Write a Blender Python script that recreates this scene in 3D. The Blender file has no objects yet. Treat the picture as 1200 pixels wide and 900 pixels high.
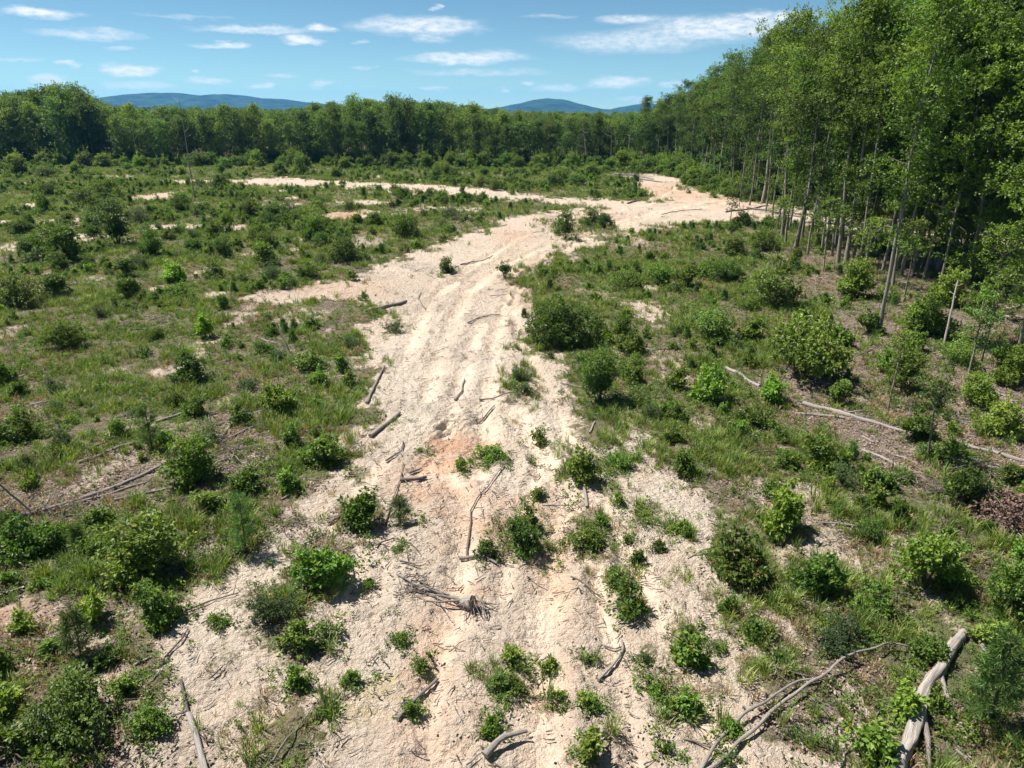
import bpy, math
import numpy as np

# ------------------------------------------------------------------ camera
CAM_H = 13.0
PITCH = math.radians(20.6)
FPX = 857.0                      # focal length in pixels of a 1200 px wide picture
scene = bpy.context.scene
COL = scene.collection
cam_data = bpy.data.cameras.new('camera')
cam_data.sensor_width = 36.0
cam_data.lens = 36.0 * FPX / 1200.0
cam_data.clip_start = 0.1
cam_data.clip_end = 60000.0
cam = bpy.data.objects.new('camera', cam_data)
COL.objects.link(cam)
cam.location = (0, 0, CAM_H)
cam.rotation_euler = (math.pi / 2 - PITCH, 0, 0)
scene.camera = cam

# ------------------------------------------------------------------ sky and sun
SUN_EL = math.radians(60)
SUN_AZ = math.radians(-66)       # measured from +Y towards +X: the sun stands ahead of the camera, to the left
sun_dir = (math.sin(SUN_AZ) * math.cos(SUN_EL), math.cos(SUN_AZ) * math.cos(SUN_EL), math.sin(SUN_EL))
sun_data = bpy.data.lights.new('sun', 'SUN')
sun_data.energy = 5.0
sun_data.angle = math.radians(0.53)
sun_data.color = (1.0, 0.955, 0.89)
sun = bpy.data.objects.new('sun', sun_data)
COL.objects.link(sun)
sun.location = (-40, 20, 80)
from mathutils import Vector
sun.rotation_euler = Vector(sun_dir).to_track_quat('Z', 'Y').to_euler()

world = bpy.data.worlds.new('World')
scene.world = world
world.use_nodes = True
world.cycles.sampling_method = 'MANUAL'
world.cycles.sample_map_resolution = 512


def px_dir(px, py):
    dx = (px - 600) / FPX
    dy = (450 - py) / FPX
    d = np.array([dx, math.cos(PITCH) + dy * math.sin(PITCH), -math.sin(PITCH) + dy * math.cos(PITCH)])
    return d / np.linalg.norm(d)


# clouds: centre, half width, half height (in 1200 x 900 picture pixels, turned into sky directions), strength
CLOUDS = [(42, 15, 52, 8, .95), (100, 40, 70, 6, .5), (135, 39, 30, 6, .45), (152, 82, 42, 8, .95), (136, 56, 16, 4, .4),
          (52, 93, 24, 6, .7), (80, 75, 20, 4, .6), (305, 35, 75, 6, .7), (377, 34, 18, 5, .85), (350, 47, 30, 8, .95),
          (263, 53, 36, 4.5, .8), (228, 82, 8, 3, .5), (245, 94, 26, 5, .6), (310, 103, 16, 5, .75), (330, 89, 20, 3, .4),
          (375, 97, 14, 7, .45), (490, 31, 85, 13, .8), (505, 46, 22, 6, .5), (421, 50, 9, 4, .4), (545, 68, 78, 9, .8),
          (580, 65, 40, 7, .5), (510, 9, 8, 4, .55), (512, 104, 16, 4, .65), (592, 105, 9, 4, .5), (617, 97, 9, 4, .75),
          (655, 103, 34, 6, .6), (722, 97, 38, 8, .85), (742, 22, 46, 7, .65), (745, 48, 110, 15, .6), (840, 33, 110, 17, .85),
          (905, 20, 60, 9, .8), (782, 97, 14, 5, .5), (745, 116, 26, 3, .5), (432, 78, 12, 3, .3), (560, 84, 90, 5, .35),
          (1010, 45, 60, 9, .6), (1130, 60, 50, 8, .6), (-60, 60, 50, 8, .6), (1240, 40, 60, 10, .6), (165, 100, 40, 5, .5),
          (20, 70, 26, 3, .3), (640, 20, 30, 3, .3), (215, 20, 60, 3, .25)]


def build_world():
    nt = world.node_tree
    N, L = nt.nodes, nt.links
    N.clear()
    out = N.new('ShaderNodeOutputWorld')
    bg = N.new('ShaderNodeBackground')
    bg.inputs['Strength'].default_value = 0.0565
    L.new(bg.outputs[0], out.inputs[0])
    sky = N.new('ShaderNodeTexSky')
    sky.sky_type = 'NISHITA'
    sky.sun_disc = False
    sky.sun_elevation = SUN_EL
    sky.sun_rotation = SUN_AZ
    sky.altitude = 150
    sky.air_density = 0.6
    sky.dust_density = 0.0
    sky.ozone_density = 3.0
    tint = N.new('ShaderNodeMix'); tint.data_type = 'RGBA'; tint.blend_type = 'MULTIPLY'
    tint.inputs[0].default_value = 1.0
    L.new(sky.outputs[0], tint.inputs[6])
    tint.inputs[7].default_value = (0.80, 0.98, 0.88, 1)
    tc = N.new('ShaderNodeTexCoord')
    sep = N.new('ShaderNodeSeparateXYZ'); L.new(tc.outputs['Generated'], sep.inputs[0])

    def math_(op, a, b=None, c=None):
        n = N.new('ShaderNodeMath'); n.operation = op
        for i, v in enumerate((a, b, c)):
            if v is None: continue
            if isinstance(v, (int, float)): n.inputs[i].default_value = v
            else: L.new(v, n.inputs[i])
        return n.outputs[0]
    az = math_('ARCTAN2', sep.outputs[0], sep.outputs[1])
    el = math_('ARCSINE', sep.outputs[2])
    comb = N.new('ShaderNodeCombineXYZ'); L.new(az, comb.inputs[0]); L.new(el, comb.inputs[1])
    # wisps distort the outlines
    sc = N.new('ShaderNodeVectorMath'); sc.operation = 'MULTIPLY'; sc.inputs[1].default_value = (22, 70, 1)
    L.new(comb.outputs[0], sc.inputs[0])
    nz = N.new('ShaderNodeTexNoise'); nz.inputs['Scale'].default_value = 1.0; nz.inputs['Detail'].default_value = 7
    nz.inputs['Roughness'].default_value = 0.62
    L.new(sc.outputs[0], nz.inputs['Vector'])
    sc2 = N.new('ShaderNodeVectorMath'); sc2.operation = 'MULTIPLY'; sc2.inputs[1].default_value = (70, 190, 1)
    L.new(comb.outputs[0], sc2.inputs[0])
    nz2 = N.new('ShaderNodeTexNoise'); nz2.inputs['Scale'].default_value = 1.0; nz2.inputs['Detail'].default_value = 5
    nz2.inputs['Roughness'].default_value = 0.65
    L.new(sc2.outputs[0], nz2.inputs['Vector'])
    warp = N.new('ShaderNodeVectorMath'); warp.operation = 'MULTIPLY_ADD'
    L.new(nz.outputs['Color'], warp.inputs[0]); warp.inputs[1].default_value = (0.07, 0.018, 0); L.new(comb.outputs[0], warp.inputs[2])
    warp2 = N.new('ShaderNodeVectorMath'); warp2.operation = 'SUBTRACT'
    L.new(warp.outputs[0], warp2.inputs[0]); warp2.inputs[1].default_value = (0.035, 0.009, 0.0)
    acc = None
    for cx, cy, hw, hh, s in CLOUDS:
        d = px_dir(cx, cy); dr = px_dir(cx + hw, cy); du = px_dir(cx, cy - hh)
        a0, e0 = math.atan2(d[0], d[1]), math.asin(d[2])
        ha = abs(math.atan2(dr[0], dr[1]) - a0); he = abs(math.asin(du[2]) - e0)
        m = N.new('ShaderNodeVectorMath'); m.operation = 'MULTIPLY_ADD'
        L.new(warp2.outputs[0], m.inputs[0])
        m.inputs[1].default_value = (1 / ha, 1 / he, 0)
        m.inputs[2].default_value = (-a0 / ha, -e0 / he, 0)
        ln = N.new('ShaderNodeVectorMath'); ln.operation = 'LENGTH'; L.new(m.outputs[0], ln.inputs[0])
        mr = N.new('ShaderNodeMapRange'); mr.interpolation_type = 'SMOOTHSTEP'
        L.new(ln.outputs['Value'], mr.inputs[0])
        mr.inputs[1].default_value = 1.18; mr.inputs[2].default_value = 0.3
        mr.inputs[3].default_value = 0.0; mr.inputs[4].default_value = s
        acc = mr.outputs[0] if acc is None else math_('MAXIMUM', acc, mr.outputs[0])
    # the same scattered clouds over the rest of the sky
    sc3 = N.new('ShaderNodeVectorMath'); sc3.operation = 'MULTIPLY'; sc3.inputs[1].default_value = (6, 22, 1)
    L.new(comb.outputs[0], sc3.inputs[0])
    nz3 = N.new('ShaderNodeTexNoise'); nz3.inputs['Scale'].default_value = 1.0; nz3.inputs['Detail'].default_value = 6
    L.new(sc3.outputs[0], nz3.inputs['Vector'])
    gen = N.new('ShaderNodeMapRange'); gen.interpolation_type = 'SMOOTHSTEP'
    L.new(nz3.outputs[0], gen.inputs[0]); gen.inputs[1].default_value = 0.56; gen.inputs[2].default_value = 0.72
    gen.inputs[4].default_value = 0.8
    hi = N.new('ShaderNodeMapRange'); L.new(el, hi.inputs[0]); hi.inputs[1].default_value = 0.125; hi.inputs[2].default_value = 0.2
    side = N.new('ShaderNodeMapRange'); L.new(math_('ABSOLUTE', az), side.inputs[0]); side.inputs[1].default_value = 0.68; side.inputs[2].default_value = 0.8
    pos = N.new('ShaderNodeMapRange'); L.new(el, pos.inputs[0]); pos.inputs[1].default_value = 0.0; pos.inputs[2].default_value = 0.02
    where = math_('MULTIPLY', math_('MAXIMUM', hi.outputs[0], side.outputs[0]), pos.outputs[0])
    acc = math_('MAXIMUM', acc, math_('MULTIPLY', gen.outputs[0], where))
    # ragged, thinned by fine noise
    rag = N.new('ShaderNodeMapRange'); L.new(nz2.outputs[0], rag.inputs[0])
    rag.inputs[1].default_value = 0.3; rag.inputs[2].default_value = 0.62; rag.inputs[3].default_value = 0.35; rag.inputs[4].default_value = 1.1
    dens = math_('MULTIPLY', acc, rag.outputs[0])
    dens = math_('MINIMUM', math_('MULTIPLY', dens, 1.05), 0.97)
    mix = N.new('ShaderNodeMix'); mix.data_type = 'RGBA'
    L.new(dens, mix.inputs[0]); L.new(tint.outputs[2], mix.inputs[6])
    mix.inputs[7].default_value = (8.6, 8.9, 9.2, 1)
    L.new(mix.outputs[2], bg.inputs['Color'])


build_world()
vs = scene.view_settings
vs.view_transform = 'Standard'
vs.look = 'None'
vs.exposure = 1.07
vs.gamma = 1.0
vs.use_curve_mapping = False
cy = scene.cycles
cy.max_bounces = 6
cy.diffuse_bounces = 4
cy.glossy_bounces = 2
cy.transmission_bounces = 4
cy.transparent_max_bounces = 4
cy.volume_bounces = 1
cy.caustics_reflective = False
cy.caustics_refractive = False
cy.use_adaptive_sampling = True
cy.adaptive_threshold = 0.015
cy.use_denoising = True
try:
    cy.denoiser = 'OPENIMAGEDENOISE'
    cy.denoising_input_passes = 'RGB_ALBEDO_NORMAL'
    cy.denoising_prefilter = 'ACCURATE'
except Exception:
    pass

# ------------------------------------------------------------------ helpers
rng = np.random.default_rng(7)


def gp(px, py):
    """Picture pixel to a point on the flat ground plane (arrays allowed)."""
    px = np.asarray(px, float); py = np.asarray(py, float)
    dx = (px - 600) / FPX
    dy = (450 - py) / FPX
    Y = math.cos(PITCH) + dy * math.sin(PITCH)
    Z = -math.sin(PITCH) + dy * math.cos(PITCH)
    t = CAM_H / -Z
    return np.stack([dx * t, Y * t], -1)


def mpp(x, y, z=0.0):
    """Metres per picture pixel at a world point."""
    return (y * math.cos(PITCH) - (z - CAM_H) * math.sin(PITCH)) / FPX


def _hash(ix, iy, seed):
    h = (ix * 374761393 + iy * 668265263 + seed * 974634777) & 0xFFFFFFFF
    h = ((h ^ (h >> 13)) * 1274126177) & 0xFFFFFFFF
    h = ((h ^ (h >> 16)) * 2246822519) & 0xFFFFFFFF
    return ((h ^ (h >> 15)) & 0xFFFF) / 65535.0


def vnoise(x, y, seed=0):
    x = np.asarray(x, float); y = np.asarray(y, float)
    ix = np.floor(x).astype(np.int64); iy = np.floor(y).astype(np.int64)
    fx = x - ix; fy = y - iy
    fx = fx * fx * fx * (fx * (fx * 6 - 15) + 10); fy = fy * fy * fy * (fy * (fy * 6 - 15) + 10)
    a = _hash(ix, iy, seed); b = _hash(ix + 1, iy, seed); c = _hash(ix, iy + 1, seed); d = _hash(ix + 1, iy + 1, seed)
    return (a + (b - a) * fx) * (1 - fy) + (c + (d - c) * fx) * fy - 0.5


def fbm(x, y, seed=0, octv=4):
    s = 0; a = 1.0
    for o in range(octv):
        s = s + a * vnoise(np.asarray(x) * 2 ** o + 17.3 * o, np.asarray(y) * 2 ** o - 9.1 * o, seed + o)
        a *= 0.5
    return s


def smooth(a, b, v):
    t = np.clip((v - a) / (b - a), 0, 1)
    return t * t * (3 - 2 * t)


def seg_dist(P, A, B):
    AB = B - A; L2 = max((AB ** 2).sum(), 1e-9)
    t = np.clip(((P - A) @ AB) / L2, 0, 1)
    D = P - A - t[:, None] * AB
    return np.sqrt((D ** 2).sum(1)), t


def poly_sd(P, poly):
    """Signed distance to a closed polygon, positive inside."""
    n = len(poly)
    d = np.full(len(P), 1e9); inside = np.zeros(len(P), bool)
    for i in range(n):
        A = poly[i]; B = poly[(i + 1) % n]
        d = np.minimum(d, seg_dist(P, A, B)[0])
        c = (A[1] > P[:, 1]) != (B[1] > P[:, 1])
        with np.errstate(divide='ignore', invalid='ignore'):
            xi = (B[0] - A[0]) * (P[:, 1] - A[1]) / (B[1] - A[1]) + A[0]
        inside ^= c & (P[:, 0] < xi)
    return np.where(inside, d, -d)


def line_dist(P, line):
    d = np.full(len(P), 1e9)
    for i in range(len(line) - 1):
        d = np.minimum(d, seg_dist(P, line[i], line[i + 1])[0])
    return d


def poly_px(pts):
    """Pixel polygon to ground polygon, edges subdivided so that they bend with the projection."""
    out = []
    for i in range(len(pts)):
        a = np.array(pts[i], float); b = np.array(pts[(i + 1) % len(pts)], float)
        for t in np.linspace(0, 1, 3)[:-1]:
            out.append(a + (b - a) * t)
    out = np.array(out)
    return gp(out[:, 0], out[:, 1])


# ------------------------------------------------------------------ what grows and what is bare, in ground coordinates
SAND_MAIN = poly_px([(120, 935), (150, 880), (190, 820), (180, 765), (212, 722), (230, 690), (280, 650), (322, 608), (372, 572), (425, 535),
                     (440, 505), (428, 475), (432, 440), (410, 412), (430, 388), (452, 372), (440, 360), (400, 353), (340, 355), (290, 365), (266, 362),
                     (290, 347), (370, 337), (420, 328), (440, 312), (480, 295), (540, 277), (585, 263), (610, 250), (660, 246), (715, 245),
                     (640, 239), (560, 232), (480, 224), (400, 219), (300, 218.5), (262, 214), (300, 208), (400, 211.5), (480, 215.5), (560, 222),
                     (640, 230), (720, 236), (765, 238), (752, 225), (738, 213), (718, 204), (760, 204), (800, 211), (805, 220), (842, 231),
                     (870, 238), (930, 243), (1000, 258), (1100, 264), (1220, 282), (1220, 300), (1100, 281), (1000, 274), (930, 264),
                     (880, 257), (830, 260), (780, 266), (720, 276), (680, 291), (642, 306), (620, 325), (612, 350), (632, 380), (648, 410),
                     (668, 440), (680, 470), (702, 492), (735, 482), (765, 520), (800, 560), (842, 590), (868, 612), (828, 648), (850, 690),
                     (905, 720), (948, 742), (918, 790), (900, 830), (925, 862), (1010, 900), (1030, 935)])
# smaller bare patches: pixel centre, half sizes, weight
SAND_SPOTS = [(60, 262, 40, 4, .8), (330, 240, 40, 3, .8), (150, 256, 30, 4, .7), (300, 300, 20, 5, .6), (90, 330, 24, 6, .6), (250, 320, 24, 5, .6), (120, 430, 30, 8, .5), (40, 480, 30, 8, .5), (200, 500, 24, 8, .5),
              (185, 231, 30, 5, 1), (205, 268, 45, 5, .9), (105, 279, 22, 5, .8), (40, 240, 16, 4, .8), (5, 292, 20, 8, .8), (272, 269, 22, 5, .9),
              (430, 237, 60, 3, .9), (410, 252, 40, 6, 1), (255, 212, 70, 2.5, .9), (340, 350, 60, 8, .8), (165, 495, 30, 8, .5), (135, 508, 12, 6, .7),
              (265, 470, 18, 8, .6), (300, 545, 26, 10, .5), (350, 375, 40, 16, .5), (390, 445, 26, 30, .4), (760, 368, 28, 14, .8),
              (795, 440, 20, 22, .7), (825, 500, 20, 14, .6), (850, 540, 18, 12, .5), (760, 425, 30, 30, .6), (20, 720, 40, 22, .8), (50, 725, 30, 16, .7),
              (90, 750, 50, 18, .7), (150, 725, 40, 18, .5), (700, 350, 30, 14, .4), (940, 690, 30, 40, .7), (1000, 820, 20, 26, .7), (1030, 870, 34, 24, .7),
              (990, 860, 30, 24, .8), (965, 630, 30, 20, .5), (1130, 650, 12, 14, .3), (1085, 740, 14, 10, .4), (120, 660, 12, 10, .3), (260, 620, 18, 18, .4),
              (500, 245, 40, 4, .6), (540, 248, 30, 4, .6), (60, 215, 40, 3, .5), (135, 207, 20, 3, .6), (700, 265, 50, 10, .9), (235, 345, 14, 5, .4), (430, 285, 30, 8, .5),
              (1165, 340, 40, 10, .4), (1060, 305, 40, 6, .3)]
# vegetation islands inside the bare ground
VEG_SPOTS = [(352, 690, 26, 60, .9), (375, 665, 36, 36, .9), (330, 745, 46, 24, .6), (340, 860, 42, 60, .75), (300, 700, 26, 16, .5), (425, 605, 26, 22, .8),
             (610, 630, 40, 32, .5), (575, 545, 22, 10, .7), (690, 630, 26, 40, .75), (735, 700, 22, 28, .6), (805, 760, 30, 40, .6), (785, 800, 30, 40, .5),
             (590, 800, 26, 30, .5), (690, 880, 26, 24, .4), (610, 458, 20, 26, .5), (730, 545, 30, 14, .5), (760, 620, 34, 10, .5), (795, 630, 20, 12, .5),
             (880, 735, 40, 24, .6), (470, 605, 16, 14, .5), (700, 265, 24, 8, .7), (665, 268, 22, 10, .6), (360, 770, 30, 20, .6), (600, 250, 30, 4, .6),
             (800, 690, 20, 14, .3), (270, 770, 12, 8, .5), (345, 613, 18, 10, .5), (640, 262, 20, 6, .4), (270, 845, 30, 30, .35), (700, 500, 30, 24, .8),
             (765, 490, 24, 20, .6), (660, 560, 16, 8, .6), (720, 582, 16, 8, .6), (762, 602, 18, 8, .6), (700, 612, 14, 8, .6), (830, 700, 14, 10, .6), (880, 785, 20, 14, .7), (840, 805, 16, 12, .6), (760, 762, 14, 9, .6), (900, 642, 18, 10, .6),
             (640, 822, 12, 9, .6), (722, 852, 14, 9, .6), (560, 782, 12, 8, .5), (822, 562, 16, 8, .6), (782, 542, 16, 8, .6), (704, 765, 12, 8, .5), (300, 822, 16, 12, .5), (250, 780, 10, 7, .5), (420, 560, 16, 8, .6), (345, 642, 14, 8, .5), (850, 850, 20, 14, .6), (560, 850, 12, 12, .4), (660, 395, 50, 24, .9), (720, 450, 50, 40, .6), (690, 540, 40, 20, .4)]
FLOOR_LITTER = poly_px([(850, 428), (900, 440), (965, 395), (975, 340), (905, 300), (890, 285), (960, 290), (1060, 305), (1240, 330), (1260, 600), (1190, 640), (1120, 600), (1040, 560),
                        (980, 520), (930, 490), (880, 465)])
LITTER_SPOTS = [(100, 570, 110, 40, .8), (270, 520, 70, 50, .8), (200, 470, 60, 16, .5), (100, 460, 60, 20, .5), (300, 420, 60, 30, .5), (240, 640, 30, 26, .6), (110, 720, 50, 30, .5),
                (40, 860, 50, 40, .7), (1150, 560, 60, 40, .9), (1100, 620, 40, 20, .8), (1140, 660, 50, 14, .8), (960, 640, 40, 10, .6), (370, 400, 40, 30, .5), (905, 300, 26, 10, .6),
                (1160, 340, 50, 14, .8), (945, 300, 50, 20, .6), (745, 205, 34, 4, .6), (1030, 690, 30, 26, .5), (480, 345, 30, 20, .3), (470, 640, 40, 60, .35), (550, 720, 60, 30, .3)]
CLAY_SPOTS = [(540, 527, 40, 14, 1), (520, 548, 36, 12, .9), (500, 580, 30, 16, .6), (590, 615, 60, 30, .45), (470, 560, 30, 20, .35), (535, 590, 34, 24, .5), (25, 720, 36, 20, .7), (80, 725, 20, 10, .6),
              (400, 252, 22, 6, .9), (600, 275, 20, 8, .5), (545, 700, 26, 16, .6), (650, 640, 18, 60, .4), (640, 760, 30, 90, .25), (500, 760, 30, 60, .4), (500, 850, 50, 40, .3), (1065, 525, 16, 5, .9),
              (780, 225, 40, 10, .6), (850, 236, 40, 6, .5), (640, 330, 40, 30, .3), (390, 340, 60, 10, .4), (265, 360, 30, 8, .4), (136, 510, 10, 6, .5), (200, 230, 30, 6, .5), (690, 255, 50, 8, .3)]
PALE_SPOTS = [(635, 735, 18, 36, 1), (545, 660, 16, 30, .7), (500, 480, 40, 50, .6), (450, 770, 30, 30, .5), (430, 650, 60, 90, .4), (480, 420, 40, 60, .4), (310, 660, 50, 60, .5), (600, 560, 60, 40, .35),
              (260, 740, 60, 60, .35), (790, 600, 60, 40, .4), (720, 520, 40, 30, .4), (560, 420, 40, 50, .4), (870, 660, 40, 60, .3), (620, 500, 40, 40, .4), (470, 300, 80, 20, .2)]
LUSH_SPOTS = [(880, 520, 70, 50, .9), (820, 450, 60, 40, .8), (960, 610, 70, 40, .9), (1060, 660, 70, 50, .8), (1000, 720, 60, 40, .9), (950, 800, 50, 40, .7), (1060, 820, 50, 60, .9), (1150, 860, 70, 60, .9), (1130, 720, 50, 40, .7), (900, 560, 40, 40, .8), (960, 880, 50, 30, .6),
              (150, 650, 110, 50, .9), (60, 690, 60, 40, .8), (130, 880, 120, 50, .8), (290, 600, 50, 40, .8), (345, 870, 40, 40, .7), (30, 800, 60, 50, .7), (760, 330, 110, 40, .8), (700, 390, 60, 50, .7), (200, 400, 160, 40, .5)]
YELLOW_SPOTS = [(448, 803, 20, 14, 1), (415, 830, 30, 10, .6), (650, 700, 20, 16, .3), (600, 300, 40, 10, .2)]


def spots(P, lst, seed, edge=0.55):
    """Union of soft, ragged pixel ellipses, evaluated on the ground in metres."""
    m = np.zeros(len(P))
    for i, (cx, cyy, hw, hh, w) in enumerate(lst):
        c = gp(cx, cyy); k = mpp(c[0], c[1])
        a = hw * k
        b = abs(gp(cx, cyy - hh)[1] - gp(cx, cyy + hh)[1]) / 2
        sel = (abs(P[:, 0] - c[0]) < 2 * a) & (abs(P[:, 1] - c[1]) < 2 * b)
        if not sel.any(): continue
        Q = P[sel]
        d = np.sqrt(((Q[:, 0] - c[0]) / a) ** 2 + ((Q[:, 1] - c[1]) / b) ** 2)
        fs = 0.35 * max(min(a, b), 0.6)
        d = d + 0.7 * fbm(Q[:, 0] / fs, Q[:, 1] / fs, seed + i, 3)
        v = w * smooth(1 + edge, 1 - edge, d)
        m[sel] = np.maximum(m[sel], v)
    return m


def masks(P):
    """bare sand, litter, clay, pale sand, yellow at ground points P (n,2)"""
    x, y = P[:, 0], P[:, 1]
    near = (y < 320) & (y > -60)
    S = np.zeros(len(P)); Lm = np.zeros(len(P)); C = np.zeros(len(P)); W = np.zeros(len(P)); Yl = np.zeros(len(P))
    Q = P[near]
    if len(Q):
        sd = poly_sd(Q, SAND_MAIN)
        qx, qy = Q[:, 0], Q[:, 1]
        amp = np.clip(qy / 30, 0.6, 3.0)
        e = sd / amp + 1.25 * fbm(qx / 2.4, qy / 2.4, 3, 4) + 0.9 * fbm(qx / 0.9, qy / 0.9, 8, 3) + 0.6 * fbm(qx / 0.4, qy / 0.4, 9, 3)
        s = smooth(-0.6, 0.75, e)
        s = np.maximum(s, spots(Q, SAND_SPOTS, 100))
        # thin worn gaps in the left meadow
        gaps = smooth(0.3, 0.55, fbm(qx / 3.1, qy / 5.5, 61, 4)) * 0.7
        s = np.maximum(s, gaps * smooth(-30, 0, -qx + 8))
        s = s * (1 - spots(Q, VEG_SPOTS, 200))
        S[near] = s
        l = smooth(-1.0, 1.0, poly_sd(Q, FLOOR_LITTER) + 1.6 * fbm(qx / 2.5, qy / 2.5, 31, 3))
        l = np.maximum(l, spots(Q, LITTER_SPOTS, 300, 0.8))
        l = np.maximum(l, 0.75 * smooth(0.05, 0.4, fbm(qx / 2.6, qy / 2.6, 77, 4)))
        l = np.maximum(l, smooth(0, 6, forest_depth(Q)))
        Lm[near] = l
        C[near] = spots(Q, CLAY_SPOTS, 400, 0.7)
        W[near] = spots(Q, PALE_SPOTS, 500, 0.9)
        Yl[near] = spots(Q, YELLOW_SPOTS, 600, 0.8)
    return S, Lm, C, W, Yl


# edge of the standing forest on the right (pixels, far to near) and far tree line depth
FOREST_EDGE = gp(*np.array([(772, 196), (800, 203), (832, 213), (862, 226), (905, 246), (980, 262), (1080, 272), (1230, 288), (1500, 330)], float).T)
FAR_Y = float(gp(600, 193.5)[1])


def forest_depth(P):
    """metres inside the forest (positive) on the right or beyond the far tree line"""
    x, y = P[:, 0], P[:, 1]
    ex = np.interp(y, FOREST_EDGE[::-1, 1], FOREST_EDGE[::-1, 0])
    d_right = np.where(y < FOREST_EDGE[-1, 1], -10.0, (x - ex) * 0.8)
    d_far = y - (FAR_Y + 4 * fbm(x / 25, x * 0, 5, 2))
    return np.maximum(d_right, d_far)


_SG = {}


def sand_at(P):
    """bare sand at points, looked up in a half metre grid (for placing things)"""
    if not _SG:
        gx = np.arange(-215, 216, 0.6); gy = np.arange(6, 275, 0.6)
        XX, YY = np.meshgrid(gx, gy)
        _SG['m'] = np.zeros(XX.shape)
        inv = np.abs(XX) < YY * 0.95 + 6
        _SG['m'][inv] = masks(np.stack([XX[inv], YY[inv]], 1))[0]
    P = np.atleast_2d(P)
    i = np.clip(((P[:, 0] + 215) / 0.6).round().astype(int), 0, _SG['m'].shape[1] - 1)
    j = np.clip(((P[:, 1] - 6) / 0.6).round().astype(int), 0, _SG['m'].shape[0] - 1)
    return _SG['m'][j, i]


# tracks left in the soil: pixel polylines, width in metres, depth
TRACKS = [([(645, 930), (640, 800), (636, 730), (655, 640), (668, 590), (640, 540), (600, 480)], 0.55, .09),
          ([(505, 930), (500, 850), (520, 760), (545, 660), (548, 600), (520, 545), (530, 500)], 0.5, .08),
          ([(430, 700), (470, 620), (500, 560), (525, 500), (545, 440), (560, 380)], 0.45, .06),
          ([(560, 560), (575, 470), (580, 400), (600, 340), (640, 300), (700, 270), (780, 250), (850, 240)], 0.5, .065),
          ([(500, 470), (520, 400), (545, 345), (590, 310), (650, 280), (740, 255), (840, 236)], 0.5, .065),
          ([(470, 430), (500, 360), (540, 320), (600, 280), (680, 255), (760, 240), (790, 220)], 0.5, .08),
          ([(600, 360), (612, 325), (645, 298), (670, 283)], 0.25, .12), ([(530, 330), (560, 310), (580, 300)], 0.3, .1),
          ([(860, 900), (800, 780), (740, 660), (690, 560), (650, 480), (610, 400), (600, 350)], 0.4, .05),
          ([(250, 830), (320, 720), (400, 610), (450, 540)], 0.35, .05), ([(300, 860), (380, 740), (440, 640), (470, 580)], 0.35, .05),
          ([(590, 700), (600, 640), (625, 580), (628, 540)], 0.3, .05), ([(750, 900), (730, 800), (700, 690), (680, 600)], 0.35, .04)]
for k in range(6):
    o = k * 9
    TRACKS.append(([(438 + o, 552 + o * .35), (470 + o, 520 + o * .3), (510 + o, 492 + o * .2), (556 + o, 470)], 0.13, .045))
TRACKS = [(gp(*np.array(p, float).T), w, d * 1.6) for p, w, d in TRACKS]


def height(P, micro=True, sand=None):
    P = np.atleast_2d(np.asarray(P, float))
    x, y = P[:, 0], P[:, 1]
    fade = smooth(2500, 300, np.hypot(x, y))
    z = 0.55 * fbm(x / 26, y / 26, 1, 3) + 0.10 * fbm(x / 4, y / 4, 2, 3)
    if sand is not None:
        z = z - 0.05 * sand
    if micro:
        near = np.hypot(x, y) < 170
        Q = P[near]
        if len(Q):
            m = 0.10 * fbm(Q[:, 0] / 0.9, Q[:, 1] / 0.9, 4, 4) + 0.075 * np.abs(fbm(Q[:, 0] / 0.28, Q[:, 1] / 0.28, 6, 2))
            rag = 0.9 * fbm(Q[:, 0] / 0.9, Q[:, 1] / 0.9, 15, 3)
            wear = 0.45 + 1.3 * np.clip(fbm(Q[:, 0] / 2.4, Q[:, 1] / 2.4, 16, 2) + .35, 0, 1)
            for line, w, dep in TRACKS:
                lo = line.min(0) - 2; hi = line.max(0) + 2
                s = ((Q > lo) & (Q < hi)).all(1)
                if s.any():
                    d = line_dist(Q[s], line) + rag[s] * w
                    u = d / w
                    m[s] += wear[s] * (-dep * np.exp(-u ** 2 * 1.4) + 0.75 * dep * np.exp(-((u - 1.5) / 0.55) ** 2))
            z[near] += m
    return z * fade


def track_weight(P):
    t = np.zeros(len(P))
    rag = .8 * fbm(P[:, 0] / 1.2, P[:, 1] / 1.2, 19, 3)
    for line, w, dep in TRACKS:
        if w < .3: continue
        lo = line.min(0) - 2; hi = line.max(0) + 2
        s = ((P > lo) & (P < hi)).all(1)
        if s.any(): t[s] = np.maximum(t[s], np.exp(-((line_dist(P[s], line) + rag[s] * w) / w) ** 2))
    return t * np.clip(.75 + 1.2 * fbm(P[:, 0] / 3.5, P[:, 1] / 3.5, 21, 2), 0, 1)


def gz(x, y):
    return float(height(np.array([[x, y]]))[0])


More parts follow.
